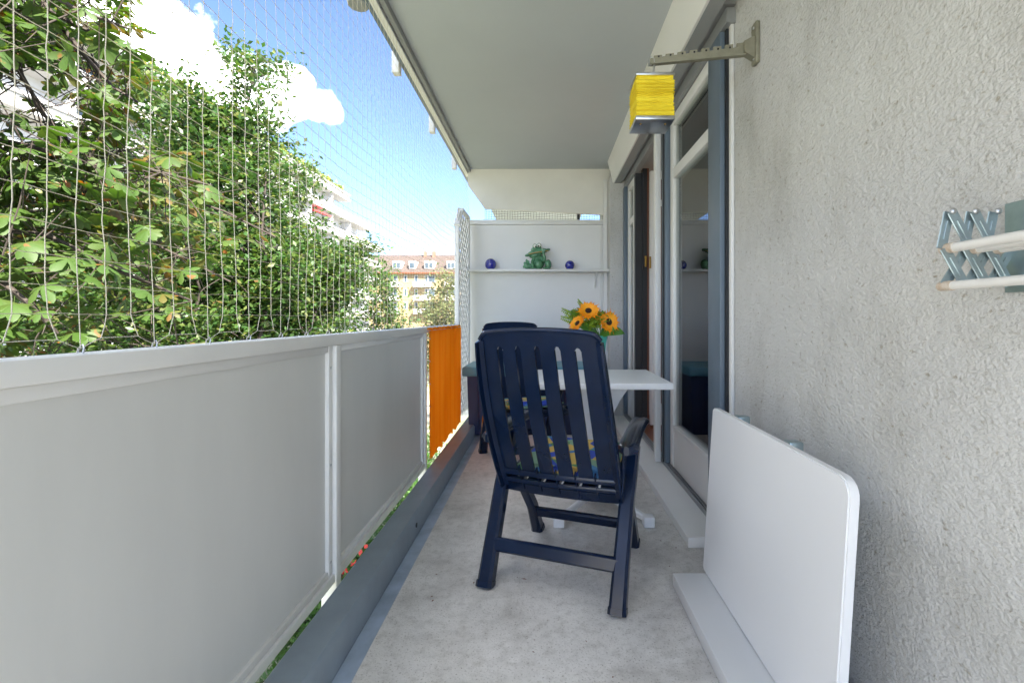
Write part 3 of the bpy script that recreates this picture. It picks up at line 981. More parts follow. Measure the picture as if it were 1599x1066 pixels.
    MB().bar((-.246, .272, .40), (.246, .272, .40), 0.03, 0.05, side=(0, 1, 0)).build('seat_rail', 'navy_plastic', root)
    # legs
    for sg in (-1, 1):
        # rear foot, leaning forward up to the armrest
        p = [(sg * .270, -.272, .004), (sg * .272, -.20, .16), (sg * .276, -.10, .36), (sg * .282, .03, .545)]
        m = MB().rtube(p, [.064, .060, .058, .055], [.062, .058, .056, .055])
        m.build('leg', 'navy_plastic', root)
        MB().rtube([(sg * .270, -.276, .0005), (sg * .270, -.268, .022)], [.070, .068], [.070, .066]).build('foot_cap', 'navy_plastic', root)
        p = [(sg * .244, .272, .004), (sg * .244, .19, .16), (sg * .246, .05, .33), (sg * .248, -.11, .47)]
        m = MB().rtube(p, [.054, .046, .044, .042], [.06, .054, .052, .05])
        m.build('leg', 'navy_plastic', root)
        MB().rtube([(sg * .244, .276, .0005), (sg * .244, .268, .022)], [.060, .058], [.068, .064]).build('foot_cap', 'navy_plastic', root)
        # armrest: a long rounded paddle
        m = MB()
        vs, fs = [], []
        nn = 16
        prof = [(-1, -.4), (-.97, .2), (-.7, .85), (-.3, 1), (.3, 1), (.7, .85), (.97, .2), (1, -.4), (.85, -1), (-.85, -1)]
        for j in range(nn + 1):
            t = j / nn
            y = -0.215 + 0.505 * t
            wd = 0.042 * (1 - .10 * math.sin(t * PI)) * min(1, (t / .06 + .25) if t < .06 else 1, ((1 - t) / .05 + .4) if t > .95 else 1)
            z = 0.585 + 0.022 * t + .010 * math.sin(t * PI) - .012 * max(0, (t - .85) / .15) ** 2
            xc = sg * (.292 - .012 * t)
            for (a, b) in prof:
                vs.append((xc + a * wd, y, z + b * .017))
        q = len(prof)
        for j in range(nn):
            for i in range(q):
                i2 = (i + 1) % q
                fs.append((j * q + i, j * q + i2, (j + 1) * q + i2, (j + 1) * q + i))
        fs.append(tuple(range(q))); fs.append(tuple(nn * q + i for i in range(q)))
        m.add(vs, fs, True).build('armrest', 'navy_plastic', root)
        # notched adjuster plate between armrest and back
        MB().bar((sg * .262, -.13, .40), (sg * .278, -.165, .58), 0.012, 0.055).build('adjuster', 'navy_plastic', root)
    MB().bar((-.262, -.218, .150), (.262, -.218, .150), 0.055, 0.030, side=(0, .3, 1)).build('crossbar', 'navy_plastic', root)
    MB().bar((-.236, .205, .125), (.236, .205, .125), 0.050, 0.028, side=(0, -.3, 1)).build('crossbar', 'navy_plastic', root)
    return root
c1 = chair()
c1.location = (0.107, 2.07, 0); c1.rotation_euler.z = R(-19.5)
tag(c1, 'navy blue plastic garden chair in the foreground, its slatted back to the viewer', 'chair', 'garden chairs at the table')
c2 = copy_tree(c1)
c2.location = (-0.15, 3.62, 0); c2.rotation_euler.z = R(200)
tag(c2, 'navy blue garden chair behind the foreground chair, in front of the storage box', 'chair', 'garden chairs at the table')
def cushion(ch, label):
    bm = bmesh.new()
    bmesh.ops.create_cube(bm, size=1)
    for v in bm.verts:
        v.co = Vector((v.co.x * .43, v.co.y * .40, v.co.z * .045))
    bmesh.ops.bevel(bm, geom=bm.edges[:], offset=.02, segments=3, affect='EDGES')
    o = MB().frombm(bm, None, True).build('seat_cushion', 'cushion')
    M = Matrix.Translation(ch.location) @ Matrix.Rotation(ch.rotation_euler.z, 4, 'Z') @ Matrix.Translation((0, .09, .4515)) @ Matrix.Rotation(R(4.5), 4, 'X')
    o.matrix_world = M
    tag(o, label, 'cushion', 'patterned seat cushions')
cushion(c1, 'blue, yellow and green patterned cushion on the foreground chair')
cushion(c2, 'blue, yellow and green patterned cushion on the far chair')

# ------------------------------------------------------------------ table
tb = empty('table', (0.31, 2.75, 0), label='small white pedestal table with a square top beside the door', cat='table')
at(tb, MB().bbox(-0.055, 0.672, 2.43, 3.075, 0.715, 0.75, .006, seg=3).build('tabletop', 'laminate'))
m = MB()
def flare(axis, x0, y0):
    pts = []
    for i in range(13):
        z = 0.06 + (0.714 - .06) * i / 12
        t = (z - .06) / .654
        w = 0.05 + 0.17 * t ** 4 + 0.09 * (1 - t) ** 4
        pts.append((w, z))
    poly = [(w, z) for w, z in pts] + [(-w, z) for w, z in reversed(pts)]
    if axis == 'Y': return [(x0 + a, z) for a, z in poly]
    return [(y0 + a, z) for a, z in poly]
at(tb, MB().prism(flare('Y', .31, 2.75), 2.738, 2.762, 'Y').build('pedestal_panel', 'laminate'))
at(tb, MB().prism(flare('X', .31, 2.75), 0.297, 0.323, 'X').build('pedestal_panel', 'laminate'))
for sx in (-1, 1):
    for sy in (-1, 1):
        a = Vector((.31 + sx * .02, 2.75 + sy * .02, .075)); b = Vector((.31 + sx * .235, 2.75 + sy * .30, .034))
        m = MB().bar(a, b, 0.035, 0.035, side=(0, 0, 1))
        ft = at(tb, m.build('foot', 'laminate'))
        e = MB().bbox(b.x - .028, b.x + .028, b.y - .03, b.y + .03, 0.001, 0.056, .005)
        o = e.build('foot_pad', 'laminate'); o.parent = ft

# ------------------------------------------------------------------ vase and sunflowers
VC = Vector((0.325, 2.72, 0.7505))
m = MB().lathe([(0.030, 0), (0.032, .004), (0.030, .02), (0.027, .06), (0.028, .12), (0.034, .19), (0.044, .235), (0.041, .235), (0.031, .19), (0.024, .12), (0.023, .02)], 28)
o = m.build('vase', 'teal_vase', None, VC); tag(o, 'tall teal vase with a narrow waist on the white table', 'vase')
def sunflower(c, nrm, r, label):
    """flower head at c facing nrm, stem down into the vase"""
    c = Vector(c); nrm = Vector(nrm).normalized()
    root = empty('sunflower', (VC.x, VC.y, VC.z + .03), label=label, cat='flower', group='sunflowers in the teal vase')
    Q = nrm.to_track_quat('Z', 'Y').to_matrix().to_4x4()
    M = Matrix.Translation(c) @ Q
    rr = random.Random(int(c.x * 9999))
    m = MB()
    for ring, (n, ln, tilt) in enumerate(((19, r, .25), (17, r * .9, .5))):
        for k in range(n):
            a = 2 * PI * (k + rr.uniform(-.25, .25) + ring * .5) / n
            L = ln * rr.uniform(.85, 1.08); w = r * .21 * rr.uniform(.85, 1.15)
            tl = tilt + rr.uniform(-.2, .2)
            d = Vector((math.cos(a), math.sin(a), 0)); s_ = Vector((-math.sin(a), math.cos(a), 0)); up = Vector((0, 0, 1))
            r0 = r * .24
            def pt(f, sd):
                ww = w * (math.sin(min(1, f * 1.15 + .12) * PI) ** .7) * sd
                ht = math.sin(tl) * f * (L - r0) * (1 - .5 * f)
                return M @ (d * (r0 + f * (L - r0) * math.cos(tl)) + s_ * ww + up * (ht + .003 * abs(sd) + .002 * ring))
            fs_ = [0, .25, .5, .75, 1]
            vs = []
            for f in fs_:
                vs += [pt(f, -1), pt(f, 0), pt(f, 1)]
            q = []
            for j in range(4):
                q += [(j * 3, j * 3 + 1, j * 3 + 4, j * 3 + 3), (j * 3 + 1, j * 3 + 2, j * 3 + 5, j * 3 + 4)]
            m.add(vs, q, True)
    at(root, m.build('petals', 'petal'))
    m = MB().ball((0, 0, 0), (r * .28, r * .28, r * .14), 18, 10)
    m.v = [tuple(M @ Vector(p)) for p in m.v]
    at(root, m.build('seed_disc', 'disc'))
    m = MB().tube([VC + Vector((0, 0, .03)), VC + Vector((0, 0, .20)) + (c - VC) * .05, c * .55 + (VC + Vector((0, 0, .23))) * .45 - nrm * .03, c - nrm * .012], 0.005, 6)
    at(root, m.build('stem', 'stem'))
    return root
sunflower((0.248, 2.63, 1.128), (-.05, -.8, .60), 0.074, 'upper sunflower at the top of the bouquet in the teal vase')
sunflower((0.362, 2.63, 1.066), (.42, -.9, .22), 0.078, 'largest sunflower, right of the bouquet in the teal vase')
sunflower((0.188, 2.64, 1.058), (-.65, -.55, .5), 0.066, 'left sunflower half hidden by the foreground chair')
# goldenrod filler and broad leaves
def filler(c, n, label, spread, seed):
    rr = random.Random(seed)
    root = empty('goldenrod', (VC.x, VC.y, VC.z + .03), label=label, cat='greenery', group='green filler sprigs in the vase')
    m = MB(); c = Vector(c)
    for k in range(n):
        p = c + Vector((rr.gauss(0, spread), rr.gauss(0, spread * .6), rr.gauss(0, spread * .7)))
        d = Vector((rr.gauss(0, 1), rr.gauss(0, 1), rr.gauss(.3, 1))).normalized(); e = d.orthogonal().normalized()
        L = rr.uniform(.008, .016)
        m.add([p - d * L, p + e * L * .4, p + d * L, p - e * L * .4], [(0, 1, 2, 3)])
    at(root, m.build('florets', 'bouquet_fern'))
    at(root, MB().tube([VC + Vector((0, 0, .04)), VC + Vector((0, 0, .21)) + (c - VC) * .06, c], 0.003, 5).build('stem', 'stem'))
filler((0.285, 2.62, 1.068), 480, 'yellow green sprig in the middle of the sunflower bouquet', .022, 1)
filler((0.318, 2.64, 1.105), 300, 'yellow green sprig between the two right sunflowers', .016, 2)
filler((0.185, 2.67, 1.11), 240, 'loose green sprig above the left sunflower', .020, 3)
def fern(tip, label, seed):
    rr = random.Random(seed)
    root = empty('fern_sprig', (VC.x, VC.y, VC.z + .03), label=label, cat='greenery', group='fern sprigs in the vase')
    tip = Vector(tip); base = VC + Vector((0, 0, .22))
    pts = [VC + Vector((0, 0, .04)), base, base.lerp(tip, .5) + Vector((0, 0, .025)), tip]
    at(root, MB().tube(pts, [.003, .003, .002, .001], 5).build('stem', 'stem'))
    m = MB()
    a = pts[2]; ax = (tip - a)
    for k in range(12):
        t = k / 11
        p = a + ax * t
        for s_ in (-1, 1):
            d = (ax.normalized() * .6 + Vector((0, .2 * s_, s_ * 1.0))).normalized()
            L = .032 * (1 - .7 * t) + .006; e = d.cross(Vector((0, 1, 0))).normalized() * L * .28
            m.add([p, p + d * L * .5 + e, p + d * L, p + d * L * .5 - e], [(0, 1, 2, 3)])
    at(root, m.build('leaflets', 'bouquet_fern'))
fern((0.105, 2.66, 1.135), 'upper left fern sprig of the bouquet', 1)
fern((0.10, 2.65, 1.09), 'lower left fern sprig of the bouquet', 2)
fern((0.195, 2.66, 1.185), 'fern sprig standing up behind the upper sunflower', 3)
def bleaf(base, tip, w, label):
    base, tip = Vector(base), Vector(tip)
    ax = tip - base; sd = ax.cross(Vector((0, -1, .3))).normalized()
    m = MB(); vs = []; q = []
    for i in range(9):
        t = i / 8
        c = base + ax * t + Vector((0, -.01, .018)) * math.sin(t * PI)
        ww = w * math.sin(min(1, t * .93 + .07) * PI) ** .8
        vs += [c - sd * ww + Vector((0, .006, 0)), c + Vector((0, -.004, -.004)), c + sd * ww + Vector((0, .006, 0))]
    for j in range(8):
        q += [(j * 3, j * 3 + 1, j * 3 + 4, j * 3 + 3), (j * 3 + 1, j * 3 + 2, j * 3 + 5, j * 3 + 4)]
    o = m.add(vs, q, True).build('broad_leaf', 'bouquet_leaf'); tag(o, label, 'leaf', 'broad leaves under the sunflowers')
bleaf((0.325, 2.695, 0.99), (0.395, 2.60, 1.02), .036, 'broad green leaf hanging over the rim of the teal vase')
bleaf((0.345, 2.70, 0.995), (0.455, 2.64, 1.00), .028, 'broad dark leaf below the largest sunflower')
bleaf((0.30, 2.70, 0.99), (0.17, 2.64, 1.06), .028, 'broad green leaf behind the left sunflower')

# ------------------------------------------------------------------ shelf ornaments
def frog():
    fx, fy, fz = -0.075, 5.09, 1.612
    root = empty('frog_figurine', (fx, fy, fz), label='green glazed ceramic frog figurine leaning its head on one hand', cat='figurine')
    m = MB()
    T = Matrix.Rotation(R(-13), 3, 'Y')
    m.ball((.015, .01, .085), (.062, .055, .085), 20, 14)
    m.ball((.01, -.02, .06), (.05, .045, .06), 18, 12)
    m.ball((.0, -.005, .188), (.118, .062, .036), 24, 14, T)
    m.ball((-.10, -.01, .158), (.040, .045, .017), 16, 10, T)
    m.ball((.105, -.01, .212), (.038, .043, .017), 16, 10, T)
    m.ball((-.005, .005, .215), (.07, .05, .035), 18, 10)
    m.ball((-.028, -.015, .252), (.026, .024, .030), 16, 10)
    m.ball((.018, -.015, .258), (.026, .024, .030), 16, 10)
    m.ball((-.02, -.01, .150), (.07, .045, .022), 16, 10, T)
    # right arm with the hand under the jaw
    m.tube([(.05, -.02, .135), (.085, -.05, .08), (.078, -.055, .125), (.062, -.058, .175)], [.02, .019, .016, .014], 10)
    m.ball((.064, -.056, .188), (.02, .014, .026), 12, 8)
    for dx in (-.014, 0, .014):
        m.ball((.064 + dx, -.062, .208), (.007, .008, .014), 8, 6)
    # left arm down
    m.tube([(-.035, -.02, .13), (-.058, -.045, .075), (-.045, -.065, .018)], [.019, .017, .014], 10)
    for dx in (-.02, 0, .02):
        m.ball((-.045 + dx, -.075, .011), (.010, .016, .011), 10, 6)
    # right thigh and foot
    m.ball((.118, -.01, .055), (.036, .05, .055), 16, 10)
    m.ball((.10, -.055, .014), (.045, .035, .014), 14, 8)
    for dx in (-.03, 0, .03):
        m.ball((.10 + dx, -.085, .010), (.011, .018, .010), 10, 6)
    # left leg stretched out, webbed foot turned up
    m.ball((-.075, .0, .035), (.05, .045, .034), 16, 10)
    m.ball((-.115, -.015, .045), (.030, .026, .042), 14, 8)
    for dx, dz in ((-.028, .055), (-.006, .085), (.016, .07), (-.036, .02)):
        m.ball((-.112 + dx, -.02, .012 + dz), (.012, .012, .018), 10, 6)
    o = m.build('body', 'frog_glaze', root)
    rmod = o.modifiers.new('blend', 'REMESH'); rmod.mode = 'VOXEL'; rmod.voxel_size = 0.0042; rmod.use_smooth_shade = True
    sm = o.modifiers.new('soft', 'SMOOTH'); sm.iterations = 3; sm.factor = .5
    for ex, ez in ((-.026, .254), (.018, .260)):
        e = MB().ball((ex, -.033, ez), (.018, .014, .021), 14, 10).build('eye', 'eye_white', root)
        p = MB().ball((ex + (.008 if ex < 0 else -.004), -.045, ez - .010), (.009, .004, .009), 10, 8).build('pupil', 'black'); p.parent = e
    # lip line
    pts = []
    for i in range(15):
        t = i / 14
        a = PI * (1.06 + .88 * t)
        p = T @ Vector((math.cos(a) * .132, 0, 0))
        pts.append((p.x + .002, -.010 + math.sin(a) * .056, p.z + .180 + .004 * math.sin(t * PI * 2)))
    MB().tube(pts, 0.0042, 6).build('lip', 'frog_lip', root)
frog()
for x, r, lab in ((-0.585, .064, 'larger cobalt blue glass ball left of the frog on the shelf'), (0.278, .053, 'smaller cobalt blue glass ball right of the frog on the shelf')):
    m = MB().ball((0, 0, r * .93), r, 32, 20)
    m.v = [(a, b, max(c, 0.0005)) for a, b, c in m.v]
    o = m.build('glass_ball', 'cobalt', None, (x, 5.10, 1.6125)); tag(o, lab, 'ball', 'blue glass balls on the shelf')

# ------------------------------------------------------------------ wall bracket and lantern
wb = empty('wall_bracket', (XW, 1.95, 2.23), label='olive grey notched metal hanger arm fixed high on the stucco wall', cat='bracket')
at(wb, MB().bbox(0.872, 0.8895, 1.925, 1.972, 2.145, 2.315, .004).build('wall_plate', 'bracket_olive'))
at(wb, MB().prism([(0.871, 2.165), (0.871, 2.255), (0.828, 2.235), (0.828, 2.190)], 1.932, 1.966).build('knuckle', 'bracket_olive'))
for zz in (2.168, 2.295):
    at(wb, MB().ball((.872, 1.948, zz), (.004, .007, .007), 10, 6).build('screw', 'steel'))
ax0, ax1 = 0.835, 0.44
def armz(x):
    return 2.210 - (ax0 - x) * .125
m = MB()
top = []
xs = []
nn = 8
pts_t = [(ax0, armz(ax0) + .024)]
stp = (ax0 - ax1) / 8.0
for k in range(8):
    xa = ax0 - k * stp - (.055 if k == 0 else 0.0)
    xb = ax0 - (k + 1) * stp + .016
    hgt = .024 - .0012 * k
    if k:
        pts_t += [(xa, armz(xa) + hgt)]
    pts_t += [(xb, armz(xb) + hgt), (xb, armz(xb) + .008), (xb - .016, armz(xb - .016) + .008)]
pts_b = [(ax1, armz(ax1) - .014), (ax0, armz(ax0) - .024)]
m.prism(pts_t + pts_b, 1.944, 1.952)
m.prism([(ax0, armz(ax0) - .0245), (ax1, armz(ax1) - .0145), (ax1, armz(ax1) - .020), (ax0, armz(ax0) - .031)], 1.936, 1.958)
at(wb, m.build('arm', 'bracket_olive'))
for k in range(1, 8):
    x = ax0 - k * stp - .014
    m = MB().lathe([(.0042, 0), (.0042, .0012)], 10)
    o = m.build('arm_hole', 'black', None, (x, 1.9435, armz(x) + .010)); o.rotation_euler = (R(90), 0, 0)
    at(wb, o)
ln = empty('lantern', (0.452, 1.945, 1.90), label='yellow pleated paper lantern with metal rims hanging from the wall arm', cat='lantern')
lx0, lx1, ly0, ly1 = 0.366, 0.522, 1.868, 2.018
zb, zt = 1.882, 2.072
at(ln, MB().bbox(lx0, lx1, ly0, ly1, zb, zb + .016, .002).build('lower_rim', 'steel'))
at(ln, MB().bbox(lx0, lx1, ly0, ly1, zt - .012, zt, .002).build('upper_rim', 'steel'))
m = MB(); vs = []; fs = []
rr = random.Random(5)
rows = 46; per = 48
ridge = [rr.uniform(-.0035, .0045) + .0025 * math.sin(j * 1.9) for j in range(rows + 1)]
cx, cy = (lx0 + lx1) / 2, (ly0 + ly1) / 2
hx, hy = (lx1 - lx0) / 2 - .004, (ly1 - ly0) / 2 - .004
for j in range(rows + 1):
    z = zb + .0165 + (zt - .0125 - zb - .0165) * j / rows
    for k in range(per):
        s4 = k / per * 4; sd = int(s4); t = s4 - sd
        c4 = [(-1, -1), (1, -1), (1, 1), (-1, 1), (-1, -1)]
        u = c4[sd][0] + (c4[sd + 1][0] - c4[sd][0]) * t; v = c4[sd][1] + (c4[sd + 1][1] - c4[sd][1]) * t
        b = ridge[j] + .004 * noise.noise(Vector((u * 3, v * 3, j * .7))) if 0 < j < rows else 0
        dl = math.hypot(u, v)
        vs.append((cx + u * hx + u / dl * b, cy + v * hy + v / dl * b, z))
for j in range(rows):
    for k in range(per):
        k2 = (k + 1) % per
        fs.append((j * per + k, j * per + k2, (j + 1) * per + k2, (j + 1) * per + k))
m.add(vs, fs, True)
at(ln, m.build('paper_shade', 'yellow_paper'))
zh = armz(ax1 + .008) + .012
at(ln, MB().tube([(.448, 1.948, zh - .028), (.436, 1.948, zh - .036), (.436, 1.948, zh - .015), (.444, 1.948, zh), (.456, 1.948, zh - .006), (.458, 1.948, zh - .03), (cx + .004, 1.945, zt - .002)], 0.0045, 6).build('hook', 'steel'))
for dx in (-.05, .05):
    at(ln, MB().ball((cx + dx, cy - .03, zb - .001), (.005, .005, .003), 8, 6).build('stud', 'brass'))

# ------------------------------------------------------------------ folding clothes dryer on the wall
dr = empty('clothes_dryer', (XW, 0.88, 1.23), label='folded scissor arm clothes dryer with white rods on the stucco wall', cat='dryer')
yd = 0.885
at(dr, MB().box(0.8855, 0.8895, yd - .035, yd + .014, 1.138, 1.308).build('wall_plate', 'zinc'))
zt_, zm_, zb2 = 1.290, 1.221, 1.152
xl = [0.758 + i * .0425 for i in range(4)]
k = 0
for i in range(3):
    x0 = xl[i]; xm = x0 + .021
    for (a, b, yo) in (((x0 + .010, zt_), (x0 + .046, zm_), -.004), ((x0 + .010, zt_), (x0 - .004, zm_), .003), ((x0 - .004, zm_), (x0 + .034, zb2), -.004), ((x0 + .044, zm_), (x0 + .002 , zb2), .003)):
        if b[0] > .887: continue
        m = MB().bar((a[0], yd + yo, a[1]), (b[0], yd + yo, b[1]), 0.019, 0.003, side=(1, 0, 0), bev=.3)
        o = at(dr, m.build('scissor_bar', 'zinc'))
        d = (Vector((b[0], 0, b[1])) - Vector((a[0], 0, a[1])))
        a2 = Vector((a[0], yd + yo - .002, a[1])) + d * .25; b2 = Vector((a[0], yd + yo - .002, a[1])) + d * .75
        r_ = MB().bar(a2, b2, 0.004, 0.003).build('stiffening_rib', 'zinc'); r_.parent = o
    at(dr, MB().ball((x0 + .010, yd - .007, zt_), (.006, .004, .006), 12, 8).build('rivet', 'steel'))
def rod(x, z, r):
    o = at(dr, MB().tube([(x, yd - .010, z), (x, yd - .36, z + .0)], r, 12).build('rod', 'rod_white'))
    c = MB().tube([(x, yd + .012, z), (x, yd - .016, z)], [r * 1.12, r * 1.16], 12).build('end_cap', 'rust_cap'); c.parent = o
rod(xl[0] + .006, zm_ , .0088)
rod(xl[0] + .002, zb2 - .002, .0082)
for i in (1, 2):
    rod(xl[i] + .008, zm_ - .003, .0075)

# ------------------------------------------------------------------ leaning board and plank
pk = MB().bbox(0.522, 0.868, -0.4, 1.905, 0.002, 0.052, .003)
tag(pk.build('floor_plank', 'laminate'), 'long white plank lying on the floor under the leaning board', 'plank')
lb = empty('leaning_board', (0.66, 1.5, 0.055), label='large white tabletop board leaning against the stucco wall', cat='board')
bm = bmesh.new()
hh, y0, y1, rad = 0.668, 1.065, 1.935, 0.045
pts = []
for (cy_, cz_, a0) in ((y1 - rad * .4, hh - rad * .4, 0), (y0 + rad, hh - rad, 90), (y0 + rad, rad, 180), (y1 - rad * .4, rad * .4, 270)):
    r_ = rad * .4 if cy_ > 1.5 else rad
    for q in range(7):
        a = R(a0 + 90 * q / 6)
        pts.append((cy_ + r_ * math.cos(a), cz_ + r_ * math.sin(a)))
vsb = [bm.verts.new((0, y, z)) for y, z in pts]
f = bm.faces.new(vsb)
r2 = bmesh.ops.extrude_face_region(bm, geom=[f])
for v in r2['geom']:
    if isinstance(v, bmesh.types.BMVert): v.co.x += 0.027
bmesh.ops.recalc_face_normals(bm, faces=bm.faces)
ed = [e for e in bm.edges if len(e.link_faces) == 2 and e.calc_face_angle(0) > 1.0]
bmesh.ops.bevel(bm, geom=ed, offset=.0035, segments=2, affect='EDGES')
TL = Matrix.Translation((0.655, 0, 0.0535)) @ Matrix.Rotation(R(3.6), 4, 'Y')
o = MB().frombm(bm, TL).build('board', 'laminate'); at(lb, o)
for yy in (1.76, 1.40):
    m = MB().bbox(0.724, 0.768, yy - .02, yy + .02, 0.56, 0.722, .006)
    m.bbox(0.760, 0.8885, yy - .012, yy + .012, 0.57, 0.60, .003)
    at(lb, m.build('clamp', 'zinc'))

# ------------------------------------------------------------------ a few dry leaves and crumbs on the floor
rr = random.Random(11)
m = MB()
for k in range(34):
    x, y = (rr.uniform(-.5, .5), rr.uniform(1.15, 2.0)) if k < 20 else (rr.uniform(.35, .66), rr.uniform(1.9, 3.4))
    a = rr.uniform(0, PI); L = rr.uniform(.003, .009) if k else .014
    d = Vector((math.cos(a), math.sin(a), 0)); e = Vector((-d.y, d.x, 0))
    if k == 0: x, y = -0.085, 1.95
    p = Vector((x, y, .0015))
    m.add([p - d * L, p + e * L * .35 + Vector((0, 0, .002)), p + d * L, p - e * L * .4 + Vector((0, 0, .001)), p - Vector((0, 0, .001))], [(0, 1, 2, 3), (0, 4, 1), (1, 4, 2), (2, 4, 3), (3, 4, 0)])
tag(m.build('floor_debris', 'wood_trim'), kind='stuff')

# ------------------------------------------------------------------ trees
def leaflet_mesh(m, base, d, nrm, L, w, droop=.2):
    """one folded leaf, 8 triangles"""
    d = d.normalized(); s_ = d.cross(nrm).normalized(); n = s_.cross(d).normalized()
    st = ((0, .10), (.35, .62), (.68, 1.0), (.9, .55), (1.0, 0.02))
    vs = []
    for f, ww in st:
        c = base + d * (L * f) - n * (droop * L * f * f)
        vs += [c - s_ * (w * ww) - n * (w * ww * .25), c, c + s_ * (w * ww) - n * (w * ww * .25)]
    q = []
    for j in range(4):
        q += [(j * 3, j * 3 + 1, j * 3 + 4, j * 3 + 3), (j * 3 + 1, j * 3 + 2, j * 3 + 5, j * 3 + 4)]
    m.add(vs, q, True)
def chestnut_leaf(seed):
    rr = random.Random(seed)
    m = MB()
    n = rr.choice((5, 6, 7))
    m.tube([Vector((-.12, 0, .02)), Vector((-.05, 0, .012)), Vector((0, 0, 0))], .0022, 4)
    for k in range(n):
        a = R(-115 + 230 * k / (n - 1)) + rr.uniform(-.08, .08)
        L = (.185 - .07 * abs(k - (n - 1) / 2) / ((n - 1) / 2)) * rr.uniform(.9, 1.08)
        leaflet_mesh(m, Vector((0, 0, 0)), Vector((math.cos(a), math.sin(a), -.10)), Vector((0, 0, 1)), L, L * .22, rr.uniform(.1, .38))
    return m
def xform(m_src, M, dst):
    dst.add([M @ Vector(p) for p in dst_pts(m_src)], m_src.f, True)
def dst_pts(m): return m.v

def chestnut():
    rr = random.Random(21)
    root = empty('chestnut_tree', (-6.6, 2.6, GZ), label='horse chestnut tree with large browning leaves close to the railing net', cat='tree')
    base = Vector((-6.6, 2.6, GZ))
    tr = MB().tube([base, base + Vector((.1, .1, 2.5)), base + Vector((.0, .2, 5)), base + Vector((.2, .1, 8)), base + Vector((.1, .3, 11.5))], [.28, .22, .2, .14, .05], 12)
    tro = at(root, tr.build('trunk', 'bark'))
    # limbs: pixel paths from the photograph at chosen depths, starting in the trunk
    def path(start_h, pix):
        pts = [base + Vector((.05, .15, start_h))]
        for px, py, Y in pix: pts.append(P(px, py, Y))
        return pts
    limbs = [
        path(6.2, [(-300, 190, 3.2), (-40, 210, 3.4), (110, 243, 3.5), (160, 262, 3.6), (225, 262, 3.8), (330, 290, 4.1)]),
        path(5.6, [(-300, 250, 3.4), (0, 255, 3.6), (60, 290, 3.7), (110, 318, 3.8), (150, 330, 4.0), (250, 385, 4.4), (360, 440, 4.8)]),
        path(5.0, [(-300, 380, 3.2), (-40, 350, 3.2), (80, 370, 3.4), (190, 425, 3.6), (300, 470, 4.0)]),
        path(4.6, [(-300, 470, 3.0), (-20, 420, 3.0), (40, 470, 3.0), (90, 520, 3.2)]),
        path(8.2, [(-350, -60, 3.0), (-80, 20, 3.2), (10, 75, 3.3), (35, 120, 3.4), (70, 180, 3.5), (120, 235, 3.6)]),
        path(8.8, [(-300, -160, 3.4), (-60, -80, 3.6), (60, 10, 3.8), (130, 45, 3.9), (190, 70, 4.1), (235, 110, 4.3)]),
        path(9.4, [(-250, -260, 3.6), (0, -160, 3.8), (100, -60, 4.0), (190, -10, 4.2)]),
        path(3.6, [(-300, 640, 3.4), (0, 580, 3.6), (160, 560, 3.9), (320, 540, 4.3)]),
        path(5.3, [(-300, 300, 4.6), (100, 320, 4.8), (260, 300, 5.0), (350, 330, 5.2), (430, 370, 5.4)]),
        path(7.0, [(-500, 60, 2.6), (-300, 40, 2.2), (-150, 120, 2.4)]),
        path(9.0, [(-200, -140, 3.3), (20, -60, 3.4), (80, 20, 3.5), (130, 85, 3.6), (175, 135, 3.7), (215, 160, 3.8)]),
        path(8.6, [(-250, -90, 4.0), (20, -20, 4.2), (100, 50, 4.3), (150, 100, 4.4), (170, 190, 4.5), (190, 240, 4.6)]),
        path(9.8, [(-250, -200, 3.0), (-60, -110, 3.0), (40, -30, 3.1), (120, 15, 3.2), (200, 45, 3.4)]),
    ]
    for i, pts in enumerate(limbs):
        n = len(pts)
        rad = [max(.010, .085 * (1 - j / (n - 1)) ** 1.6 + .007) for j in range(n)]
        rad[0] = .10
        for j in range(1, n): rad[j] = min(rad[j], .020 * (1 - (j - 1) / n) + .005)
        o = MB().tube(pts, rad, 6).build('limb', 'bark'); at(root, o)
    allp = []
    for li, pts in enumerate(limbs):
        for a, b in zip(pts[1:], pts[2:]):
            L = (b - a).length * (2.6 if li in (4, 5, 6, 10, 11, 12) else 1)
            for q in range(max(1, int(L / .12))):
                allp.append(a.lerp(b, rr.random()))
    leaves = []
    twigs = MB()
    def okpix(p):
        if p.y < .6: return True
        x = VX + p.x * F / p.y; y = VY - (p.z - H) * F / p.y
        if x > 505: return False
        if p.x > -1.15: return False
        # openings towards the sky
        g_ = ((x - 50) / 105) ** 2 + ((y - 158) / 62) ** 2 + .9 * noise.noise(Vector((x * .022, y * .022, 1.0)))
        if g_ < 1 and rr.random() < .90: return False
        if 165 <= x < 520 and y < 235 and not (x < 246 - max(0, (y - 120)) * .7 and y < 215): return False
        if x > 240 + (y - 200) * 1.3 and y < 420 and rr.random() < .75: return False
        if x > 330 and rr.random() < .65: return False
        if x > 190 and y > 330 and rr.random() < .45: return False
        if 430 < y and x > 120 and rr.random() < .45: return False
        return True
    tries = 0
    while len(leaves) < 3300 and tries < 60000:
        tries += 1
        c = rr.choice(allp)
        p = c + Vector((rr.gauss(0, .34), rr.gauss(0, .36), rr.gauss(-.02, .30)))
        if not okpix(p): continue
        d = (p - c); d.z *= .4
        yaw = math.atan2(d.y, d.x) + rr.gauss(0, .6)
        M = Matrix.Translation(p) @ Euler((rr.gauss(0, .45), rr.gauss(.35, .4), yaw)).to_matrix().to_4x4() @ Matrix.Scale(rr.uniform(.48, .85), 4)
        leaves.append((p, M, c))
        if rr.random() < .5:
            twigs.tube([c, c.lerp(p, .5) + Vector((0, 0, .03)), M @ Vector((-.1, 0, .02))], [.005, .004, .0022], 4)
    tw = twigs.build('twigs', 'bark'); at(root, tw); tw['kind'] = 'stuff'
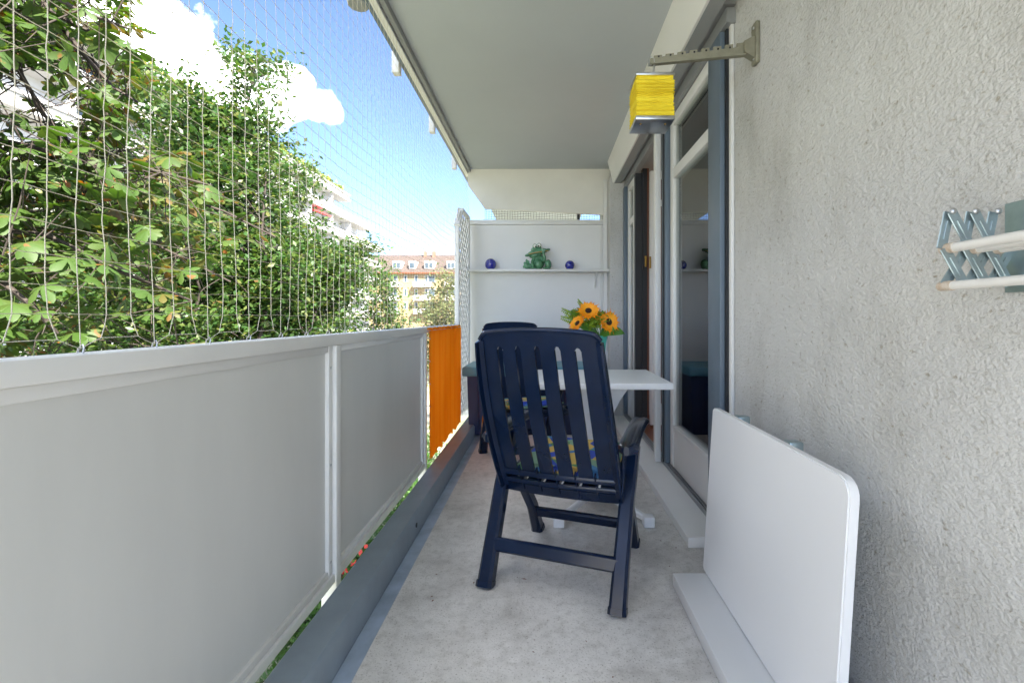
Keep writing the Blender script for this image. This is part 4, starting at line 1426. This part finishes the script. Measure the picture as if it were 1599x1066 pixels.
    cr = empty('crown'); cr.parent = root; cr.location = (0, 0, 6)
    protos = [chestnut_leaf(s_) for s_ in range(7)]
    meshes = [m.mesh('leaf', 'chestnut_leaf') for m in protos]
    def inview(p):
        if p.y < .5: return 0
        x = VX + p.x * F / p.y; y = VY - (p.z - H) * F / p.y
        return 1 / p.y if (-20 < x < 1620 and -20 < y < 1080) else 0
    leaves.sort(key=lambda t: -inview(t[0]))
    off = Vector(root.location) + Vector((0, 0, 6))
    rest = MB()
    for k, (p, M, c) in enumerate(leaves):
        q = rr.randrange(7)
        if k < 300:
            o = bpy.data.objects.new('leaf', meshes[q]); C.objects.link(o)
            o.parent = cr
            o.matrix_local = Matrix.Translation(-off) @ M
        else:
            rest.add([M @ Vector(v) for v in protos[q].v], protos[q].f, True)
    o = rest.build('foliage', 'chestnut_leaf'); o.parent = cr; o.location = -off; o['kind'] = 'stuff'
    # spiny conkers
    for px, py, Y in ((148, 42, 3.7), (60, 300, 3.3), (250, 330, 4.0)):
        o = MB().ball(P(px, py, Y), .022, 12, 8).build('conker', 'husk'); at(root, o)
chestnut()

def branchy_tree(name, label, base, height, spread, nstem, nleaf, lmat, leaf, seed, bark='bark', low=.25, clump=.35, apex=None, lean=(0, 0), group=None, taper=1.0, sides=9):
    rr = random.Random(seed)
    base = Vector(base)
    root = empty(name, base, label=label, cat='tree' if 'tree' in name else 'shrub', group=group)
    tw = MB(); tips = []
    for s_ in range(nstem):
        a = 2 * PI * s_ / nstem + rr.uniform(-.3, .3)
        reach = spread * (rr.uniform(.08, .68) if s_ else 0.02)
        hh_ = height * (1 - .50 * (reach / spread)) * rr.uniform(.93, 1.0) if s_ else height
        b0 = base + Vector((math.cos(a) * .12 * (nstem > 1), math.sin(a) * .12 * (nstem > 1), 0))
        pts = []
        for i in range(9):
            t = i / 8
            pts.append(b0 + Vector((math.cos(a) * reach * t ** 1.3 + lean[0] * t * t + rr.gauss(0, .05 * spread * t), math.sin(a) * reach * t ** 1.3 + lean[1] * t * t + rr.gauss(0, .05 * spread * t), hh_ * t)))
        r0 = .05 * (height / 8) * (1.6 if nstem == 1 else 1)
        o = MB().tube(pts, [r0 * (1 - .9 * i / 8) + .006 for i in range(9)], 7).build('trunk' if s_ == 0 else 'stem', bark); at(root, o)
        for q in range(sides * 3):
            t = low + (1 - low) * rr.random() ** .62
            i = min(7, int(t * 8)); p = pts[i].lerp(pts[i + 1], t * 8 - i)
            an = rr.uniform(0, 2 * PI)
            ln_ = spread * .62 * (1 - t * .66) ** taper * rr.uniform(.4, 1.0) + .15
            d = Vector((math.cos(an), math.sin(an), rr.uniform(.3, 1.0))).normalized()
            e = p + d * ln_
            tw.tube([p, p.lerp(e, .5) + Vector((0, 0, .05)), e], [.014, .009, .004], 4, cap=False)
            for k in range(5):
                tips.append((p.lerp(e, .25 + .75 * rr.random()), d))
        tips += [(pts[-1], Vector((0, 0, 1)))] * 3
    o = tw.build('branches', bark); at(root, o); o['kind'] = 'stuff'
    m = MB()
    for k in range(nleaf):
        c, d = rr.choice(tips)
        p = c + Vector((rr.gauss(0, clump), rr.gauss(0, clump), rr.gauss(0, clump * .8)))
        L = leaf * rr.uniform(.7, 1.25)
        dd = (d * .5 + Vector((rr.gauss(0, 1), rr.gauss(0, 1), rr.gauss(-.1, .7)))).normalized()
        n = Vector((rr.gauss(0, .6), rr.gauss(0, .6), 1)).normalized()
        s_ = dd.cross(n)
        if s_.length < .1: s_ = dd.orthogonal()
        s_.normalize(); nn_ = s_.cross(dd)
        m.add([p - dd * L * .5, p + s_ * L * .28 + nn_ * L * .06, p + dd * L * .5, p - s_ * L * .28 + nn_ * L * .06], [(0, 1, 2), (0, 2, 3)])
    o = m.build('crown', lmat); at(root, o); o['kind'] = 'stuff'
    return root
def basis(px, Y):
    return (((px - VX) * Y / F), Y, GZ)
def htop(py, Y):
    return H + (VY - py) * Y / F - GZ
HG = 'hornbeams behind the net'
branchy_tree('hornbeam_tree', 'tallest green hornbeam tree with a pointed top in the middle of the net view', basis(372, 10.5), htop(98, 10.5), 3.4, 13, 50000, 'hornbeam_leaf', .13, 1, low=.50, clump=.20, taper=.55, group=HG, sides=10)
branchy_tree('hornbeam_tree', 'hornbeam tree left of the tallest one, partly behind the chestnut leaves', basis(222, 11.5), htop(112, 11.5), 3.6, 12, 32000, 'hornbeam_leaf', .13, 2, low=.48, clump=.21, group=HG)
branchy_tree('hornbeam_tree', 'lower hornbeam tree right of the tallest one, in front of the white building', basis(448, 12.5), htop(262, 12.5), 2.9, 11, 32000, 'hornbeam_leaf', .13, 3, low=.38, clump=.20, taper=.6, group=HG)
branchy_tree('small_tree', 'bushy green tree low in front of the yellow house', basis(590, 17), htop(432, 17), 2.8, 7, 11000, 'hornbeam_leaf', .15, 4, low=.25, clump=.28)
branchy_tree('pale_tree', 'pale olive tree below the far yellow house, beside the lattice screen', basis(695, 30), htop(438, 30), 4.2, 5, 9000, 'pale_leaf', .22, 5, low=.3, clump=.45, bark='bark_grey')
branchy_tree('round_tree', 'green tree far left behind the chestnut leaves', basis(40, 13), htop(300, 13), 3.2, 6, 7000, 'hornbeam_leaf', .13, 6, low=.25, clump=.32)
# shrubs under the balcony, seen through the gap below the railing
SHRUB = ('nearest leafy shrub below, at the foot of the near railing panel', 'second leafy shrub below the railing, beside the nearest one', 'third leafy shrub below, under the railing post', 'fourth leafy shrub below, under the second railing panel', 'fifth leafy shrub below, towards the orange screen', 'farthest leafy shrub below, under the orange screen')
for i, lab in enumerate(SHRUB):
    branchy_tree('leafy_shrub', lab, (-4.7 - .15 * (i % 2), 3.2 + i * 2.9, GZ), 2.1 + .3 * (i % 3), 1.7, 6, 4200, 'shrub_leaf', .12, 30 + i, low=.12, clump=.26, group='shrubs below the balcony', sides=6)
# red flowers low behind the hornbeams
rr = random.Random(8)
for i, (px, py, Y, lab) in enumerate(((405, 425, 14, 'cluster of red flowers among the hornbeam stems'), (460, 487, 14, 'cluster of red flowers just above the railing in the middle'), (532, 870, 9.9, 'cluster of red flowers seen through the gap below the railing post'))):
    c = P(px, py, Y)
    root = empty('flower_bush', (c.x, c.y, GZ), label=lab, cat='flowers', group='red flower bushes')
    m = MB(); m2 = MB()
    for k in range(70):
        p = c + Vector((rr.gauss(0, .22), rr.gauss(0, .2), rr.gauss(0, .2)))
        d = Vector((rr.gauss(0, 1), rr.gauss(0, 1), rr.gauss(0, 1))).normalized(); e = d.orthogonal().normalized(); L = .07
        m.add([p - d * L, p + e * L * .7, p + d * L, p - e * L * .7], [(0, 1, 2, 3)])
    at(root, m.build('blossoms', 'red_flower'))
    at(root, MB().tube([(c.x, c.y, GZ), (c.x + .1, c.y, (GZ + c.z) / 2), tuple(c)], [.05, .035, .015], 6).build('stem', 'bark'))

# ------------------------------------------------------------------ white terraced building across the court
XB = -30.0
wbld = empty('terraced_building', (XB, 40, GZ), label='large white terraced apartment building with stepped balconies behind the trees', cat='building')
TOPZ = H + .63 * 30
nfl = 8
fh = 2.95
ends = [72.0, 80.5, 86.0, 86.0, 86.0, 86.0, 86.0, 86.0]
for k in range(nfl):
    ztop = TOPZ - k * fh
    y0, y1 = -45.0, ends[k]
    wall = at(wbld, MB().box(XB - 12, XB - 1.6 + (0 if k < 2 else .0), y0, y1 - 1.6, ztop - fh - (.3 if k < nfl - 1 else 0), ztop - .9).build('wall', 'building_white'))
    # balcony parapet band: white coping, panel, white lower edge, all along
    par = at(wbld, MB().box(XB - .10, XB + .02, y0, y1 - .2, ztop - .82, ztop - .22).build('parapet', 'building_panel'))
    o = MB().box(XB - .18, XB + .12, y0, y1, ztop - .22, ztop).build('coping', 'building_white'); o.parent = par; o.location = (0, 0, 0)
    o = MB().box(XB - 1.7, XB + .16, y0, y1, ztop - 1.12, ztop - .82).build('slab_edge', 'building_white'); o.parent = par
    o = MB().box(XB - 6, XB - .11, y1 - .2, y1 - .08, ztop - .82, ztop).build('end_parapet', 'building_panel'); o.parent = par
    if k < 6:
        # dividers and windows behind the balconies
        yy = 30.0
        while yy < y1 - 4:
            o = MB().box(XB - 1.55, XB - .12, yy - .08, yy + .08, ztop - fh - .2, ztop - 1.125).build('divider', 'building_white'); o.parent = wall; o.location = (0, 0, 0)
            w_ = MB().box(XB - 1.62, XB - 1.56, yy + .9, yy + 3.4, ztop - fh + .1, ztop - 1.35).build('window', 'window_dark'); w_.parent = wall
            yy += 6.1
at(wbld, MB().prism([(XB - 1.5, TOPZ - 4.2), (XB + .9, TOPZ - 5.0), (XB + .9, TOPZ - 5.2), (XB - 1.5, TOPZ - 4.4)], 61.5, 64).build('awning', 'awning_red'))
m = MB(); rr = random.Random(4)
for k in range(5200):
    y = rr.uniform(10, 70)
    hgt = .35 + .45 * (noise.noise(Vector((y * .35, 0, 0))) + .6)
    p = Vector((XB - .5 + rr.gauss(0, .3), y, TOPZ + rr.random() * max(.1, hgt)))
    d = Vector((rr.gauss(0, 1), rr.gauss(0, 1), rr.gauss(0, 1))).normalized(); e = d.orthogonal().normalized(); L = .22
    m.add([p - d * L, p + e * L * .6, p + d * L, p - e * L * .6], [(0, 1, 2, 3)])
o = at(wbld, m.build('roof_plants', 'roof_plants')); o['kind'] = 'stuff'

# ------------------------------------------------------------------ yellow house at the end of the street
YB = 97.0
sc = YB / F
def bx_(px): return (px - VX) * sc
def bz_(py): return H + (VY - py) * sc
yh = empty('yellow_house', (bx_(660), YB + 6, GZ), label='distant pale yellow apartment house with a brown tiled roof and dormers', cat='building')
xa, xb = bx_(540), bx_(800)
wl_ = at(yh, MB().box(xa, xb, YB, YB + 11, GZ, bz_(425)).build('wall', 'building_yellow'))
ez, rz_ = bz_(426), bz_(398) + .3
rf = at(yh, MB().prism([(YB - .7, ez), (YB + 5.5, rz_ + .4), (YB + 11.7, ez)], xa - .5, xb + .5, 'X').build('roof', 'roof_tile'))
o = MB().box(xa - .6, xb + .6, YB - .85, YB - .72, ez - .25, ez + .05).build('gutter', 'wood_trim'); o.parent = rf
for x0, x1 in ((652.5, 656.5), (666, 671.5)):
    o = MB().box(bx_(x0), bx_(x1), YB + 4.6, YB + 5.6, rz_ - 1.0, rz_ + 1.15).build('chimney', 'brick_red'); o.parent = rf
for x0, x1 in ((612, 626), (638, 648), (662, 677), (697, 711), (722, 736)):
    o = MB().bbox(bx_(x0), bx_(x1), YB + .2, YB + 4.2, bz_(419.5), bz_(407), .05).build('dormer', 'building_white'); o.parent = rf
    n = 2 if x1 - x0 > 11 else 1
    for q in range(n):
        xs0 = x0 + 1.6 + q * (x1 - x0 - 2.0) / n; xs1 = xs0 + (x1 - x0 - 2.0) / n - 1.2
        w_ = MB().box(bx_(xs0), bx_(xs1), YB + .12, YB + .19, bz_(418), bz_(410)).build('window', 'window_dark'); w_.parent = rf
wins = [(608, 613.5), (615.5, 620), (631.5, 635), (648, 652), (664, 667.5), (669, 679), (699, 704), (706, 711)]
for ra, rb in ((430.5, 440.5), (451.5, 461.5), (472.5, 482)):
    for x0, x1 in wins:
        w_ = at(yh, MB().box(bx_(x0), bx_(x1), YB - .06, YB - .003, bz_(rb), bz_(ra)).build('window', 'window_dark'))
        fr = MB()
        fr.box(bx_(x0) - .10, bx_(x0), YB - .10, YB - .002, bz_(rb) - .1, bz_(ra) + .1).box(bx_(x1), bx_(x1) + .10, YB - .10, YB - .002, bz_(rb) - .1, bz_(ra) + .1)
        fr.box(bx_(x0), bx_(x1), YB - .10, YB - .002, bz_(ra), bz_(ra) + .1).box(bx_(x0), bx_(x1), YB - .10, YB - .002, bz_(rb) - .1, bz_(rb))
        o = fr.build('frame', 'building_white'); o.parent = w_
    for x0, x1 in ((607, 624), (648, 673), (696, 712)):
        o = at(yh, MB().box(bx_(x0), bx_(x1), YB - 1.5, YB - .12, bz_(rb + 8), bz_(rb)).build('balcony', 'building_white'))
